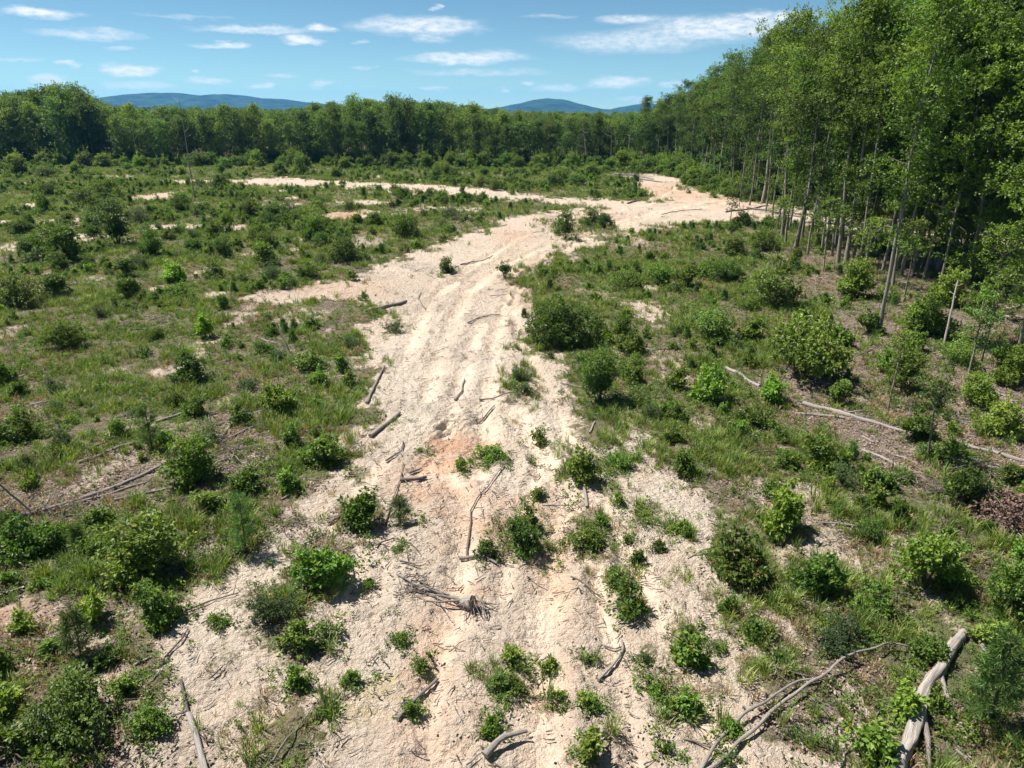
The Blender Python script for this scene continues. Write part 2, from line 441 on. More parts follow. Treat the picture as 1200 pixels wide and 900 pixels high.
# ------------------------------------------------------------------ mesh building
class Geo:
    """Collects vertices and quads/triangles; builds one mesh."""
    def __init__(s):
        s.v = []; s.f = []; s.n = 0; s.m = []; s.attr = []

    def add(s, v, f, mat=0, attr=None):
        v = np.asarray(v, np.float32).reshape(-1, 3)
        f = np.asarray(f, np.int64)
        s.v.append(v); s.f.append(f + s.n); s.m.append(np.full(len(f), mat, np.int32))
        if attr is None: attr = np.zeros((len(v), 4), np.float32)
        s.attr.append(np.asarray(attr, np.float32).reshape(-1, 4))
        s.n += len(v)

    def mesh(s, name, mats, smooth_shade=True):
        V = np.concatenate(s.v)
        loops = np.concatenate([f.ravel() for f in s.f]).astype(np.int32)
        sizes = np.concatenate([np.full(len(f), f.shape[1], np.int32) for f in s.f])
        starts = np.concatenate([[0], np.cumsum(sizes)[:-1]]).astype(np.int32)
        me = bpy.data.meshes.new(name)
        me.vertices.add(len(V)); me.vertices.foreach_set('co', V.ravel())
        me.loops.add(len(loops)); me.loops.foreach_set('vertex_index', loops)
        me.polygons.add(len(sizes)); me.polygons.foreach_set('loop_start', starts)
        try: me.polygons.foreach_set('loop_total', sizes)
        except Exception: pass
        me.polygons.foreach_set('material_index', np.concatenate(s.m))
        me.polygons.foreach_set('use_smooth', np.full(len(sizes), smooth_shade))
        a = me.attributes.new('lc', 'FLOAT_COLOR', 'POINT')
        a.data.foreach_set('color', np.concatenate(s.attr).ravel())
        for m in mats: me.materials.append(m)
        me.update(calc_edges=True)
        return me


def frame_of(t):
    t = t / (np.linalg.norm(t, axis=-1, keepdims=True) + 1e-9)
    ref = np.where(np.abs(t[..., 2:3]) > 0.9, np.array([1.0, 0, 0]), np.array([0, 0, 1.0]))
    u = np.cross(ref, t); u /= np.linalg.norm(u, axis=-1, keepdims=True) + 1e-9
    w = np.cross(t, u)
    return t, u, w


def tube(g, path, rad, sides=6, mat=0, rough=0.0, seed=0, cap=True, flat=1.0):
    path = np.asarray(path, float); rad = np.asarray(rad, float)
    k = len(path)
    t = np.gradient(path, axis=0)
    T, U, Wv = frame_of(t)
    # keep the frame from flipping
    for i in range(1, k):
        u = U[i - 1] - T[i] * (U[i - 1] @ T[i]); u /= np.linalg.norm(u) + 1e-9
        U[i] = u; Wv[i] = np.cross(T[i], u)
    ang = np.arange(sides) / sides * 2 * math.pi
    R = np.repeat(rad[:, None], sides, 1)
    L = np.concatenate([[0], np.cumsum(np.linalg.norm(np.diff(path, axis=0), axis=1))])
    if rough:
        fr = 1.0 / (6 * float(rad.max()) + 0.05)
        nn = fbm(L[:, None] * fr + 1.1 * np.cos(ang)[None] + seed * 0.37, 1.1 * np.sin(ang)[None] + L[:, None] * fr * 0.3, seed % 97, 3)
        n2 = fbm(L[:, None] * fr * 0.25 + 2.2 * np.cos(ang)[None], 2.2 * np.sin(ang)[None] + seed * 0.13, (seed + 7) % 97, 2)
        R = R * (1 + 1.5 * rough * nn + 1.1 * rough * n2)
    V = path[:, None, :] + (np.cos(ang)[None, :, None] * U[:, None, :] + flat * np.sin(ang)[None, :, None] * Wv[:, None, :]) * R[:, :, None]
    A = np.zeros((k, sides, 4)); A[..., 0] = np.cos(ang)[None]; A[..., 1] = np.sin(ang)[None]; A[..., 2] = L[:, None]; A[..., 3] = 1
    i = np.arange(k - 1)[:, None] * sides; j = np.arange(sides)[None]; jn = (j + 1) % sides
    F = np.stack([i + j, i + jn, i + sides + jn, i + sides + j], -1).reshape(-1, 4)
    g.add(V.reshape(-1, 3), F, mat, A.reshape(-1, 4))
    if cap:
        for e, q in ((0, 0), (k - 1, (k - 1) * sides)):
            c = path[e]
            vv = np.concatenate([V[e], c[None]])
            ff = [(jj, (jj + 1) % sides, sides) for jj in range(sides)]
            if e == 0: ff = [x[::-1] for x in ff]
            aa = np.concatenate([A[e], [[0, 0, L[e], 0]]]); aa[:, 3] = 0.0
            g.add(vv, ff, mat, aa)


def leaves(g, C, axis, nrm, length, width, tone, mat=0, fold=0.12):
    """Folded diamond leaves, one quad each."""
    n = len(C)
    a = axis / (np.linalg.norm(axis, axis=1, keepdims=True) + 1e-9)
    b = np.cross(nrm, a); b /= np.linalg.norm(b, axis=1, keepdims=True) + 1e-9
    m = np.cross(a, b)
    l = np.broadcast_to(length, n)[:, None]; w = np.broadcast_to(width, n)[:, None]
    p0 = C; p2 = C + a * l - m * l * 0.12
    mid = C + a * l * 0.52
    p1 = mid + b * w * 0.5 + m * w * fold; p3 = mid - b * w * 0.5 + m * w * fold
    V = np.stack([p0, p1, p2, p3], 1).reshape(-1, 3)
    F = np.arange(n * 4).reshape(-1, 4)
    A = np.repeat(np.concatenate([tone, np.ones((n, 4 - tone.shape[1]))], 1)[:, None, :], 4, 1)
    g.add(V, F, mat, A.reshape(-1, 4))


def rosettes(g, r, tips, outdir, per, length, width, tone_clump, mat=0, droop=0.15, spread=0.9, up=0.75):
    """per leaves radiating from each tip"""
    n = len(tips)
    T = np.repeat(tips, per, 0); O = np.repeat(outdir, per, 0)
    O = O / (np.linalg.norm(O, axis=1, keepdims=True) + 1e-9)
    rnd = r.normal(size=(n * per, 3)); rnd /= np.linalg.norm(rnd, axis=1, keepdims=True)
    ax = O * 0.55 + rnd * spread; ax[:, 2] -= droop
    nr = r.normal(size=(n * per, 3)) * 0.55; nr[:, 2] += up; nr += O * 0.25
    l = length * r.uniform(0.7, 1.25, n * per); w = width * r.uniform(0.75, 1.2, n * per)
    tone = np.stack([np.clip(np.repeat(tone_clump, per) + r.normal(0, 0.16, n * per), 0, 1), r.uniform(0, 1, n * per), np.repeat(r.uniform(0, 1, n), per)], 1)
    C = T + rnd * length * 0.25
    leaves(g, C, ax, nr, l, w, tone, mat)


# ------------------------------------------------------------------ materials
def new_mat(name):
    m = bpy.data.materials.new(name); m.use_nodes = True
    nt = m.node_tree; nt.nodes.clear()
    return m, nt, nt.nodes, nt.links


def ramp(N, L, fac, stops):
    r = N.new('ShaderNodeValToRGB')
    while len(r.color_ramp.elements) < len(stops): r.color_ramp.elements.new(0.5)
    for e, (p, c) in zip(r.color_ramp.elements, stops):
        e.position = p; e.color = (*c, 1)
    L.new(fac, r.inputs[0])
    return r.outputs[0]


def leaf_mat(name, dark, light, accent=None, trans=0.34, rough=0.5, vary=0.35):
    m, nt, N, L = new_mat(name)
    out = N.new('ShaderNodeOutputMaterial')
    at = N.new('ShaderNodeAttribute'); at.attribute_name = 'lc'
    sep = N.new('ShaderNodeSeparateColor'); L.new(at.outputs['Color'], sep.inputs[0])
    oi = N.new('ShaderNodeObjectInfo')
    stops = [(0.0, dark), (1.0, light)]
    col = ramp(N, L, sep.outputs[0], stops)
    if accent:
        acc = N.new('ShaderNodeMapRange'); L.new(sep.outputs[1], acc.inputs[0]); acc.inputs[1].default_value = 0.955; acc.inputs[2].default_value = 0.965
        mx = N.new('ShaderNodeMix'); mx.data_type = 'RGBA'; L.new(acc.outputs[0], mx.inputs[0]); L.new(col, mx.inputs[6]); mx.inputs[7].default_value = (*accent, 1)
        col = mx.outputs[2]
    hsv = N.new('ShaderNodeHueSaturation'); L.new(col, hsv.inputs['Color'])
    mr = N.new('ShaderNodeMapRange'); L.new(oi.outputs['Random'], mr.inputs[0]); mr.inputs[3].default_value = 1 - vary; mr.inputs[4].default_value = 1 + vary
    L.new(mr.outputs[0], hsv.inputs['Value'])
    wn = N.new('ShaderNodeTexWhiteNoise'); wn.noise_dimensions = '1D'; L.new(oi.outputs['Random'], wn.inputs['W'])
    mh = N.new('ShaderNodeMapRange'); L.new(wn.outputs['Value'], mh.inputs[0]); mh.inputs[3].default_value = 0.470; mh.inputs[4].default_value = 0.507
    L.new(mh.outputs[0], hsv.inputs['Hue'])
    p = N.new('ShaderNodeBsdfPrincipled'); L.new(hsv.outputs[0], p.inputs['Base Color']); p.inputs['Roughness'].default_value = rough
    p.inputs['Specular IOR Level'].default_value = 0.32
    tr = N.new('ShaderNodeBsdfTranslucent')
    tcx = N.new('ShaderNodeMix'); tcx.data_type = 'RGBA'; tcx.blend_type = 'MULTIPLY'; tcx.inputs[0].default_value = 1
    L.new(hsv.outputs[0], tcx.inputs[6]); tcx.inputs[7].default_value = (1.5, 1.55, 0.7, 1)
    L.new(tcx.outputs[2], tr.inputs[0])
    ms = N.new('ShaderNodeMixShader'); ms.inputs[0].default_value = trans
    L.new(p.outputs[0], ms.inputs[1]); L.new(tr.outputs[0], ms.inputs[2]); L.new(ms.outputs[0], out.inputs[0])
    return m


def wood_mat(name, cols, streak=14.0, bump=1.0, endcol=(0.42, 0.33, 0.22), scale=1.0):
    """bark or weathered wood: streaks along the length, blotches, paler cut ends"""
    m, nt, N, L = new_mat(name)
    out = N.new('ShaderNodeOutputMaterial'); p = N.new('ShaderNodeBsdfPrincipled'); L.new(p.outputs[0], out.inputs[0])
    at = N.new('ShaderNodeAttribute'); at.attribute_name = 'lc'
    mp = N.new('ShaderNodeVectorMath'); mp.operation = 'MULTIPLY'; mp.inputs[1].default_value = (streak * .3, streak * .3, 1.3 * scale)
    L.new(at.outputs['Vector'], mp.inputs[0])
    oi = N.new('ShaderNodeObjectInfo')
    nz = N.new('ShaderNodeTexNoise'); nz.noise_dimensions = '4D'; nz.inputs['Scale'].default_value = 1.6; nz.inputs['Detail'].default_value = 6; nz.inputs['Roughness'].default_value = 0.7
    mw = N.new('ShaderNodeMath'); mw.operation = 'MULTIPLY'; mw.inputs[1].default_value = 40; L.new(oi.outputs['Random'], mw.inputs[0])
    L.new(mp.outputs[0], nz.inputs['Vector']); L.new(mw.outputs[0], nz.inputs['W'])
    col = ramp(N, L, nz.outputs[0], [(0.28 + 0.44 * i / (len(cols) - 1), c) for i, c in enumerate(cols)])
    hsv = N.new('ShaderNodeHueSaturation'); L.new(col, hsv.inputs['Color'])
    mr = N.new('ShaderNodeMapRange'); L.new(oi.outputs['Random'], mr.inputs[0]); mr.inputs[3].default_value = 0.75; mr.inputs[4].default_value = 1.2
    L.new(mr.outputs[0], hsv.inputs['Value'])
    mx = N.new('ShaderNodeMix'); mx.data_type = 'RGBA'; L.new(at.outputs['Alpha'], mx.inputs[0]); mx.inputs[6].default_value = (*endcol, 1); L.new(hsv.outputs[0], mx.inputs[7])
    L.new(mx.outputs[2], p.inputs['Base Color']); p.inputs['Roughness'].default_value = 0.85; p.inputs['Specular IOR Level'].default_value = 0.2
    b = N.new('ShaderNodeBump'); b.inputs['Strength'].default_value = bump; b.inputs['Distance'].default_value = 0.03
    L.new(nz.outputs[0], b.inputs['Height']); L.new(b.outputs[0], p.inputs['Normal'])
    return m


def ground_mat():
    m, nt, N, L = new_mat('clearing_soil')
    out = N.new('ShaderNodeOutputMaterial'); p = N.new('ShaderNodeBsdfPrincipled'); L.new(p.outputs[0], out.inputs[0])
    at = N.new('ShaderNodeAttribute'); at.attribute_name = 'lc'
    sep = N.new('ShaderNodeSeparateColor'); L.new(at.outputs['Color'], sep.inputs[0])
    yl = N.new('ShaderNodeAttribute'); yl.attribute_name = 'extra'
    seps = N.new('ShaderNodeSeparateColor'); L.new(yl.outputs['Color'], seps.inputs[0])
    geo = N.new('ShaderNodeNewGeometry')

    def noise(scale, det=5, rough=.6, vec=None, off=0.0):
        n = N.new('ShaderNodeTexNoise'); n.inputs['Scale'].default_value = scale; n.inputs['Detail'].default_value = det; n.inputs['Roughness'].default_value = rough
        v = N.new('ShaderNodeVectorMath'); v.operation = 'ADD'; v.inputs[1].default_value = (off, off * 1.7, 0)
        L.new(vec or geo.outputs['Position'], v.inputs[0]); L.new(v.outputs[0], n.inputs['Vector'])
        return n.outputs[0]

    def mixc(f, a, b, mode='MIX'):
        n = N.new('ShaderNodeMix'); n.data_type = 'RGBA'; n.blend_type = mode
        for i, v in ((0, f), (6, a), (7, b)):
            if isinstance(v, tuple): n.inputs[i].default_value = (*v, 1)
            elif isinstance(v, float): n.inputs[i].default_value = v
            else: L.new(v, n.inputs[i])
        return n.outputs[2]

    def rng_(v, a, b, c=0.0, d=1.0):
        n = N.new('ShaderNodeMapRange'); n.interpolation_type = 'SMOOTHSTEP'
        L.new(v, n.inputs[0]); n.inputs[1].default_value = a; n.inputs[2].default_value = b; n.inputs[3].default_value = c; n.inputs[4].default_value = d
        return n.outputs[0]

    def mul(a, b):
        n = N.new('ShaderNodeMath'); n.operation = 'MULTIPLY'
        for i, v in enumerate((a, b)):
            if isinstance(v, float): n.inputs[i].default_value = v
            else: L.new(v, n.inputs[i])
        return n.outputs[0]
    n1 = noise(0.35, 5, .6); n2 = noise(2.2, 6, .65); n3 = noise(11.0, 5, .7, off=3.1); n4 = noise(34.0, 4, .75, off=8.0)
    sand = ramp(N, L, n2, [(0.25, (0.41, 0.315, 0.232)), (0.45, (0.52, 0.415, 0.32)), (0.6, (0.57, 0.465, 0.375)), (0.8, (0.63, 0.54, 0.45))])
    sand = mixc(rng_(n1, .4, .75, 0.0, .45), sand, (0.48, 0.345, 0.225))
    sand = mixc(mul(seps.outputs[0], 0.8), sand, (0.66, 0.60, 0.50))       # washed, paler sand
    sand = mixc(mul(seps.outputs[1], 0.7), sand, (0.52, 0.42, 0.16))
    trk = yl.outputs['Alpha']
    # crumbs of bark, wood and dark soil trodden into the surface
    vor = N.new('ShaderNodeTexVoronoi'); vor.inputs['Scale'].default_value = 7.5
    wv = N.new('ShaderNodeVectorMath'); wv.operation = 'MULTIPLY_ADD'; L.new(noise(5.0, 3, .6, off=21.0), wv.inputs[0]); wv.inputs[1].default_value = (.5, .5, .5); L.new(geo.outputs['Position'], wv.inputs[2])
    L.new(wv.outputs[0], vor.inputs['Vector'])
    fleck = mul(rng_(vor.outputs['Distance'], .26, .1), rng_(noise(0.9, 4, .6, off=40.0), .42, .6))
    fleck2 = rng_(n3, .60, .72)
    sand = mixc(mul(fleck, 0.7), sand, (0.19, 0.14, 0.10))
    sand = mixc(mul(fleck2, 0.5), sand, (0.26, 0.195, 0.145))
    sand = mixc(rng_(n4, .35, .7, 0.0, .35), sand, (0.70, 0.61, 0.50))
    n5 = noise(0.8, 6, .7, off=61.0)
    sand = mixc(rng_(n5, .52, .68, 0.0, .5), sand, mixc(n3, (0.36, 0.30, 0.25), (0.56, 0.49, 0.42)))   # greyish crust with ground-in bark
    sand = mixc(mul(sep.outputs[1], .45), sand, mixc(n3, (0.22, 0.175, 0.14), (0.42, 0.36, 0.30)))
    n6 = noise(5.0, 4, .75, off=77.0)
    sand = mixc(rng_(n6, .58, .72, 0.0, .55), sand, (0.27, 0.205, 0.15))
    sand = mixc(rng_(n6, .44, .30, 0.0, .5), sand, (0.74, 0.66, 0.55))
    sand = mixc(mul(trk, .6), sand, mixc(n2, (0.43, 0.32, 0.235), (0.54, 0.43, 0.33)))     # pressed and washed wheel tracks
    clayf = mul(rng_(n5, .25, .6, 1.0, .45), sep.outputs[2])
    sand = mixc(mul(clayf, 0.95), sand, mixc(n3, (0.40, 0.155, 0.065), (0.55, 0.29, 0.15)))  # clay
    soil = ramp(N, L, n2, [(0.25, (0.10, 0.082, 0.045)), (0.5, (0.17, 0.142, 0.085)), (0.75, (0.27, 0.22, 0.145))])
    soil = mixc(rng_(n1, .42, .6, 0.0, .7), soil, (0.125, 0.145, 0.05))     # moss and low sward
    lit = ramp(N, L, n3, [(0.25, (0.12, 0.09, 0.07)), (0.5, (0.235, 0.185, 0.145)), (0.75, (0.34, 0.28, 0.225))])
    lit = mixc(mul(rng_(n4, .5, .7), .5), lit, (0.42, 0.36, 0.30))
    veg = mixc(sep.outputs[1], soil, lit)
    edge = N.new('ShaderNodeMath'); edge.operation = 'ADD'; L.new(sep.outputs[0], edge.inputs[0])
    L.new(rng_(n3, .2, .8, -.3, .3), edge.inputs[1])
    fac = rng_(edge.outputs[0], .3, .68)
    col = mixc(fac, veg, sand)
    col = mixc(seps.outputs[2], col, (0.04, 0.062, 0.022))      # wooded country beyond the clearing
    L.new(col, p.inputs['Base Color'])
    p.inputs['Roughness'].default_value = 0.93; p.inputs['Specular IOR Level'].default_value = 0.15
    hsum = N.new('ShaderNodeMath'); hsum.operation = 'MULTIPLY_ADD'; L.new(n3, hsum.inputs[0]); hsum.inputs[1].default_value = 0.35; L.new(mul(n4, .3), hsum.inputs[2])
    def clods(scale, off):
        v = N.new('ShaderNodeTexVoronoi'); v.feature = 'F1'; v.inputs['Scale'].default_value = scale
        a = N.new('ShaderNodeVectorMath'); a.operation = 'MULTIPLY_ADD'; a.inputs[1].default_value = (.22, .22, .22)
        nn = N.new('ShaderNodeTexNoise'); nn.inputs['Scale'].default_value = scale * .8; nn.inputs['Detail'].default_value = 3
        L.new(geo.outputs['Position'], nn.inputs['Vector']); L.new(nn.outputs['Color'], a.inputs[0]); L.new(geo.outputs['Position'], a.inputs[2])
        L.new(a.outputs[0], v.inputs['Vector'])
        return v.outputs['Distance']
    hv = N.new('ShaderNodeMath'); hv.operation = 'MULTIPLY_ADD'; L.new(clods(4.5, 0), hv.inputs[0]); hv.inputs[1].default_value = -0.55; L.new(hsum.outputs[0], hv.inputs[2])
    hw = N.new('ShaderNodeMath'); hw.operation = 'MULTIPLY_ADD'; L.new(clods(12.0, 0), hw.inputs[0]); hw.inputs[1].default_value = -0.3; L.new(hv.outputs[0], hw.inputs[2])
    hsum = hw
    h2 = N.new('ShaderNodeMath'); h2.operation = 'MULTIPLY_ADD'; L.new(n2, h2.inputs[0]); h2.inputs[1].default_value = 1.1; L.new(hsum.outputs[0], h2.inputs[2])
    b = N.new('ShaderNodeBump'); b.inputs['Strength'].default_value = 1.0; b.inputs['Distance'].default_value = 0.27
    flat_ = N.new('ShaderNodeMapRange'); L.new(trk, flat_.inputs[0]); flat_.inputs[3].default_value = 1.0; flat_.inputs[4].default_value = 0.3
    L.new(mul(h2.outputs[0], flat_.outputs[0]), b.inputs['Height']); L.new(b.outputs[0], p.inputs['Normal'])
    return m


M = {}
M['ground'] = ground_mat()
M['oak'] = leaf_mat('oak_leaf', (0.046, 0.098, 0.016), (0.145, 0.235, 0.038), (0.16, 0.17, 0.03))
M['oak_rust'] = leaf_mat('oak_leaf_rusty', (0.042, 0.085, 0.015), (0.135, 0.205, 0.036), (0.24, 0.12, 0.045))
M['bright'] = leaf_mat('young_leaf', (0.062, 0.13, 0.019), (0.165, 0.268, 0.04), (0.24, 0.26, 0.04), trans=0.36)
M['lime'] = leaf_mat('lime_leaf', (0.1, 0.2, 0.022), (0.2, 0.35, 0.045), None, trans=0.4)
M['blue'] = leaf_mat('bluish_leaf', (0.038, 0.078, 0.024), (0.105, 0.165, 0.058), None)
M['tree'] = leaf_mat('canopy_leaf', (0.038, 0.088, 0.013), (0.16, 0.27, 0.038), (0.16, 0.22, 0.035), trans=0.34, vary=0.34)
M['tree_far'] = leaf_mat('far_canopy_leaf', (0.046, 0.098, 0.018), (0.15, 0.245, 0.042), None, trans=0.34, vary=0.4)
M['needle'] = leaf_mat('pine_needle', (0.045, 0.11, 0.022), (0.12, 0.21, 0.045), None, trans=0.2)
M['grass'] = leaf_mat('grass_blade', (0.085, 0.145, 0.024), (0.215, 0.285, 0.058), (0.30, 0.24, 0.12), trans=0.3, rough=0.6)
M['grass_cool'] = leaf_mat('cool_grass_blade', (0.06, 0.125, 0.026), (0.15, 0.245, 0.06), (.30, .24, .12), trans=.3, rough=.6, vary=.3)
M['dry'] = leaf_mat('dry_grass_blade', (0.16, 0.11, 0.055), (0.36, 0.28, 0.165), (0.22, 0.10, 0.05), trans=0.25, rough=0.7)
M['weed'] = leaf_mat('weed_leaf', (0.05, 0.115, 0.016), (0.15, 0.25, 0.038), (0.25, 0.22, 0.05), trans=0.3)
M['brown_leaf'] = leaf_mat('dead_leaf', (0.085, 0.06, 0.045), (0.21, 0.15, 0.108), None, trans=0.15, rough=0.7)
M['bark'] = wood_mat('grey_bark', [(0.07, 0.058, 0.046), (0.17, 0.145, 0.12), (0.29, 0.26, 0.225), (0.40, 0.37, 0.33)])
M['bark_dark'] = wood_mat('dark_bark', [(0.05, 0.042, 0.034), (0.11, 0.092, 0.075), (0.19, 0.165, 0.14)])
M['bark_pale'] = wood_mat('pale_bark', [(0.13, 0.11, 0.095), (0.30, 0.27, 0.24), (0.46, 0.425, 0.385)])
M['log'] = wood_mat('weathered_log', [(0.075, 0.06, 0.05), (0.19, 0.165, 0.14), (0.30, 0.27, 0.24), (0.42, 0.385, 0.35)])
M['log_dark'] = wood_mat('dark_weathered_wood', [(0.07, 0.055, 0.045), (0.15, 0.125, 0.105), (0.26, 0.225, 0.195)])
M['twig'] = wood_mat('twig', [(0.06, 0.045, 0.035), (0.13, 0.10, 0.075), (0.20, 0.16, 0.125)])


def simple_mat(name, col, rough=0.9):
    m, nt, N, L = new_mat(name)
    out = N.new('ShaderNodeOutputMaterial'); p = N.new('ShaderNodeBsdfPrincipled'); L.new(p.outputs[0], out.inputs[0])
    geo = N.new('ShaderNodeNewGeometry'); nz = N.new('ShaderNodeTexNoise'); nz.inputs['Scale'].default_value = 0.012; nz.inputs['Detail'].default_value = 8
    L.new(geo.outputs['Position'], nz.inputs['Vector'])
    c = ramp(N, L, nz.outputs[0], [(0.35, tuple(v * .35 for v in col)), (0.65, tuple(v * 1.9 for v in col))])
    L.new(c, p.inputs['Base Color']); p.inputs['Roughness'].default_value = rough; p.inputs['Specular IOR Level'].default_value = 0.1
    return m


def clod_mat():
    m, nt, N, L = new_mat('soil_clod')
    out = N.new('ShaderNodeOutputMaterial'); p = N.new('ShaderNodeBsdfPrincipled'); L.new(p.outputs[0], out.inputs[0])
    oi = N.new('ShaderNodeObjectInfo')
    c = ramp(N, L, oi.outputs['Random'], [(0.0, (0.32, 0.245, 0.175)), (0.5, (0.42, 0.335, 0.25)), (1.0, (0.50, 0.41, 0.315))])
    L.new(c, p.inputs['Base Color']); p.inputs['Roughness'].default_value = 0.95
    return m


M['clod'] = clod_mat()
M['hill'] = simple_mat('wooded_hill', (0.014, 0.034, 0.020))


# ------------------------------------------------------------------ objects
def link(name, me, parent=None, loc=None):
    o = bpy.data.objects.new(name, me); COL.objects.link(o)
    if parent is not None: o.parent = parent
    if loc is not None: o.location = loc
    return o


def tag(o, label=None, cat=None, group=None, kind=None):
    if label: o['label'] = label
    if cat: o['category'] = cat
    if group: o['group'] = group
    if kind: o['kind'] = kind
    return o


def place(parts, name, x, y, rz, s, label, cat, group=None, z=None, tilt=(0, 0), sz=None, sq=1.0):
    """An Empty at the base of a plant with its parts (name, mesh) under it."""
    e = bpy.data.objects.new(name, None); COL.objects.link(e)
    e.empty_display_size = 0.3
    e.location = (x, y, gz(x, y) - 0.03 if z is None else z)
    e.rotation_euler = (tilt[0], tilt[1], rz)
    e.scale = (s * sq, s / sq, sz or s)
    tag(e, label, cat, group)
    for pn, me in parts:
        c = bpy.data.objects.new(pn, me); COL.objects.link(c); c.parent = e
    return e


# ---- ground sheet
def build_ground():
    ang = np.radians(np.linspace(62, 3.2, 640))
    rows = CAM_H / np.tan(ang)
    rows = np.concatenate([[-60, -30, -15, -8, -3, 0, 2.5, 4.5], rows, np.geomspace(rows[-1] * 1.03, 7000, 30)])
    u = np.linspace(-1, 1, 820)
    u = 0.75 * u + 0.25 * u ** 3
    Wd = 0.92 * np.maximum(rows, 0) + 12
    X = u[None] * Wd[:, None]; Y = np.repeat(rows[:, None], len(u), 1)
    P = np.stack([X.ravel(), Y.ravel()], 1)
    S, Lm, C, Wt, Yl = masks(P)
    Z = height(P, True, S)
    g = Geo()
    nr, nc = X.shape
    i = (np.arange(nr - 1)[:, None] * nc + np.arange(nc - 1)[None]).ravel()
    F = np.stack([i, i + 1, i + nc + 1, i + nc], 1)
    g.add(np.stack([P[:, 0], P[:, 1], Z], 1), F, 0, np.stack([S, Lm, C, np.ones_like(S)], 1))
    me = g.mesh('ground', [M['ground']])
    a = me.attributes.new('extra', 'FLOAT_COLOR', 'POINT')
    a.data.foreach_set('color', np.stack([Wt, Yl, smooth(260, 420, P[:, 1]), track_weight(P)], 1).astype(np.float32).ravel())
    o = link('ground', me)
    tag(o, 'sandy cleared ground with bare soil, litter and tracks', None, None, 'structure')


build_ground()


# ---- far hills
def build_hills():
    D = 5200.0
    for name, lab, prof in (('hill', 'long low blue wooded ridge on the horizon', [(90, 129), (125, 118), (160, 112), (190, 109.5), (215, 110), (230, 113), (243, 115), (262, 110.8), (282, 112), (300, 116), (330, 116.5), (350, 119.5), (372, 122), (400, 127), (450, 129)]),
                            ('hill', 'single rounded blue wooded hill above the far trees', [(560, 129), (585, 126), (605, 122.5), (625, 118), (640, 116), (655, 117), (672, 121), (688, 124.5), (702, 128), (722, 128), (735, 124.5), (752, 122.5), (775, 123), (810, 128), (860, 129)])):
        xs, zs = [], []
        for px, py in prof:
            d = px_dir(px, py - (0.8 if py < 124 else 0)); k = D / d[1]
            xs.append(d[0] * k); zs.append(CAM_H + d[2] * k)
        xx = np.linspace(xs[0], xs[-1], 240)
        zz = np.interp(xx, xs, zs)
        ker = np.ones(5) / 5
        zz = np.convolve(np.pad(zz, 2, 'edge'), ker, 'valid') + 3.0 * fbm(xx / 60, xx * 0, 8, 4)
        zz = np.maximum(zz, -4)
        g = Geo()
        vv = []; nv = 17
        vs_ = np.linspace(-1, 1, nv)
        for v in vs_:
            prof_ = (1 - v * v) ** 0.8
            zrow = (zz + 8) * prof_ * (1 + 0.05 * fbm(xx / 180, np.full_like(xx, v * 6), 12, 3) * (abs(v) > 0.06)) - 8
            vv.append(np.stack([xx, np.full_like(xx, D + v * 900), zrow], 1))
        n = len(xx)
        i = (np.arange(nv - 1)[:, None] * n + np.arange(n - 1)[None]).ravel()
        g.add(np.concatenate(vv), np.stack([i, i + 1, i + n + 1, i + n], 1))
        o = link(name, g.mesh(name, [M['hill']]))
        tag(o, lab, None, None, 'structure')


build_hills()


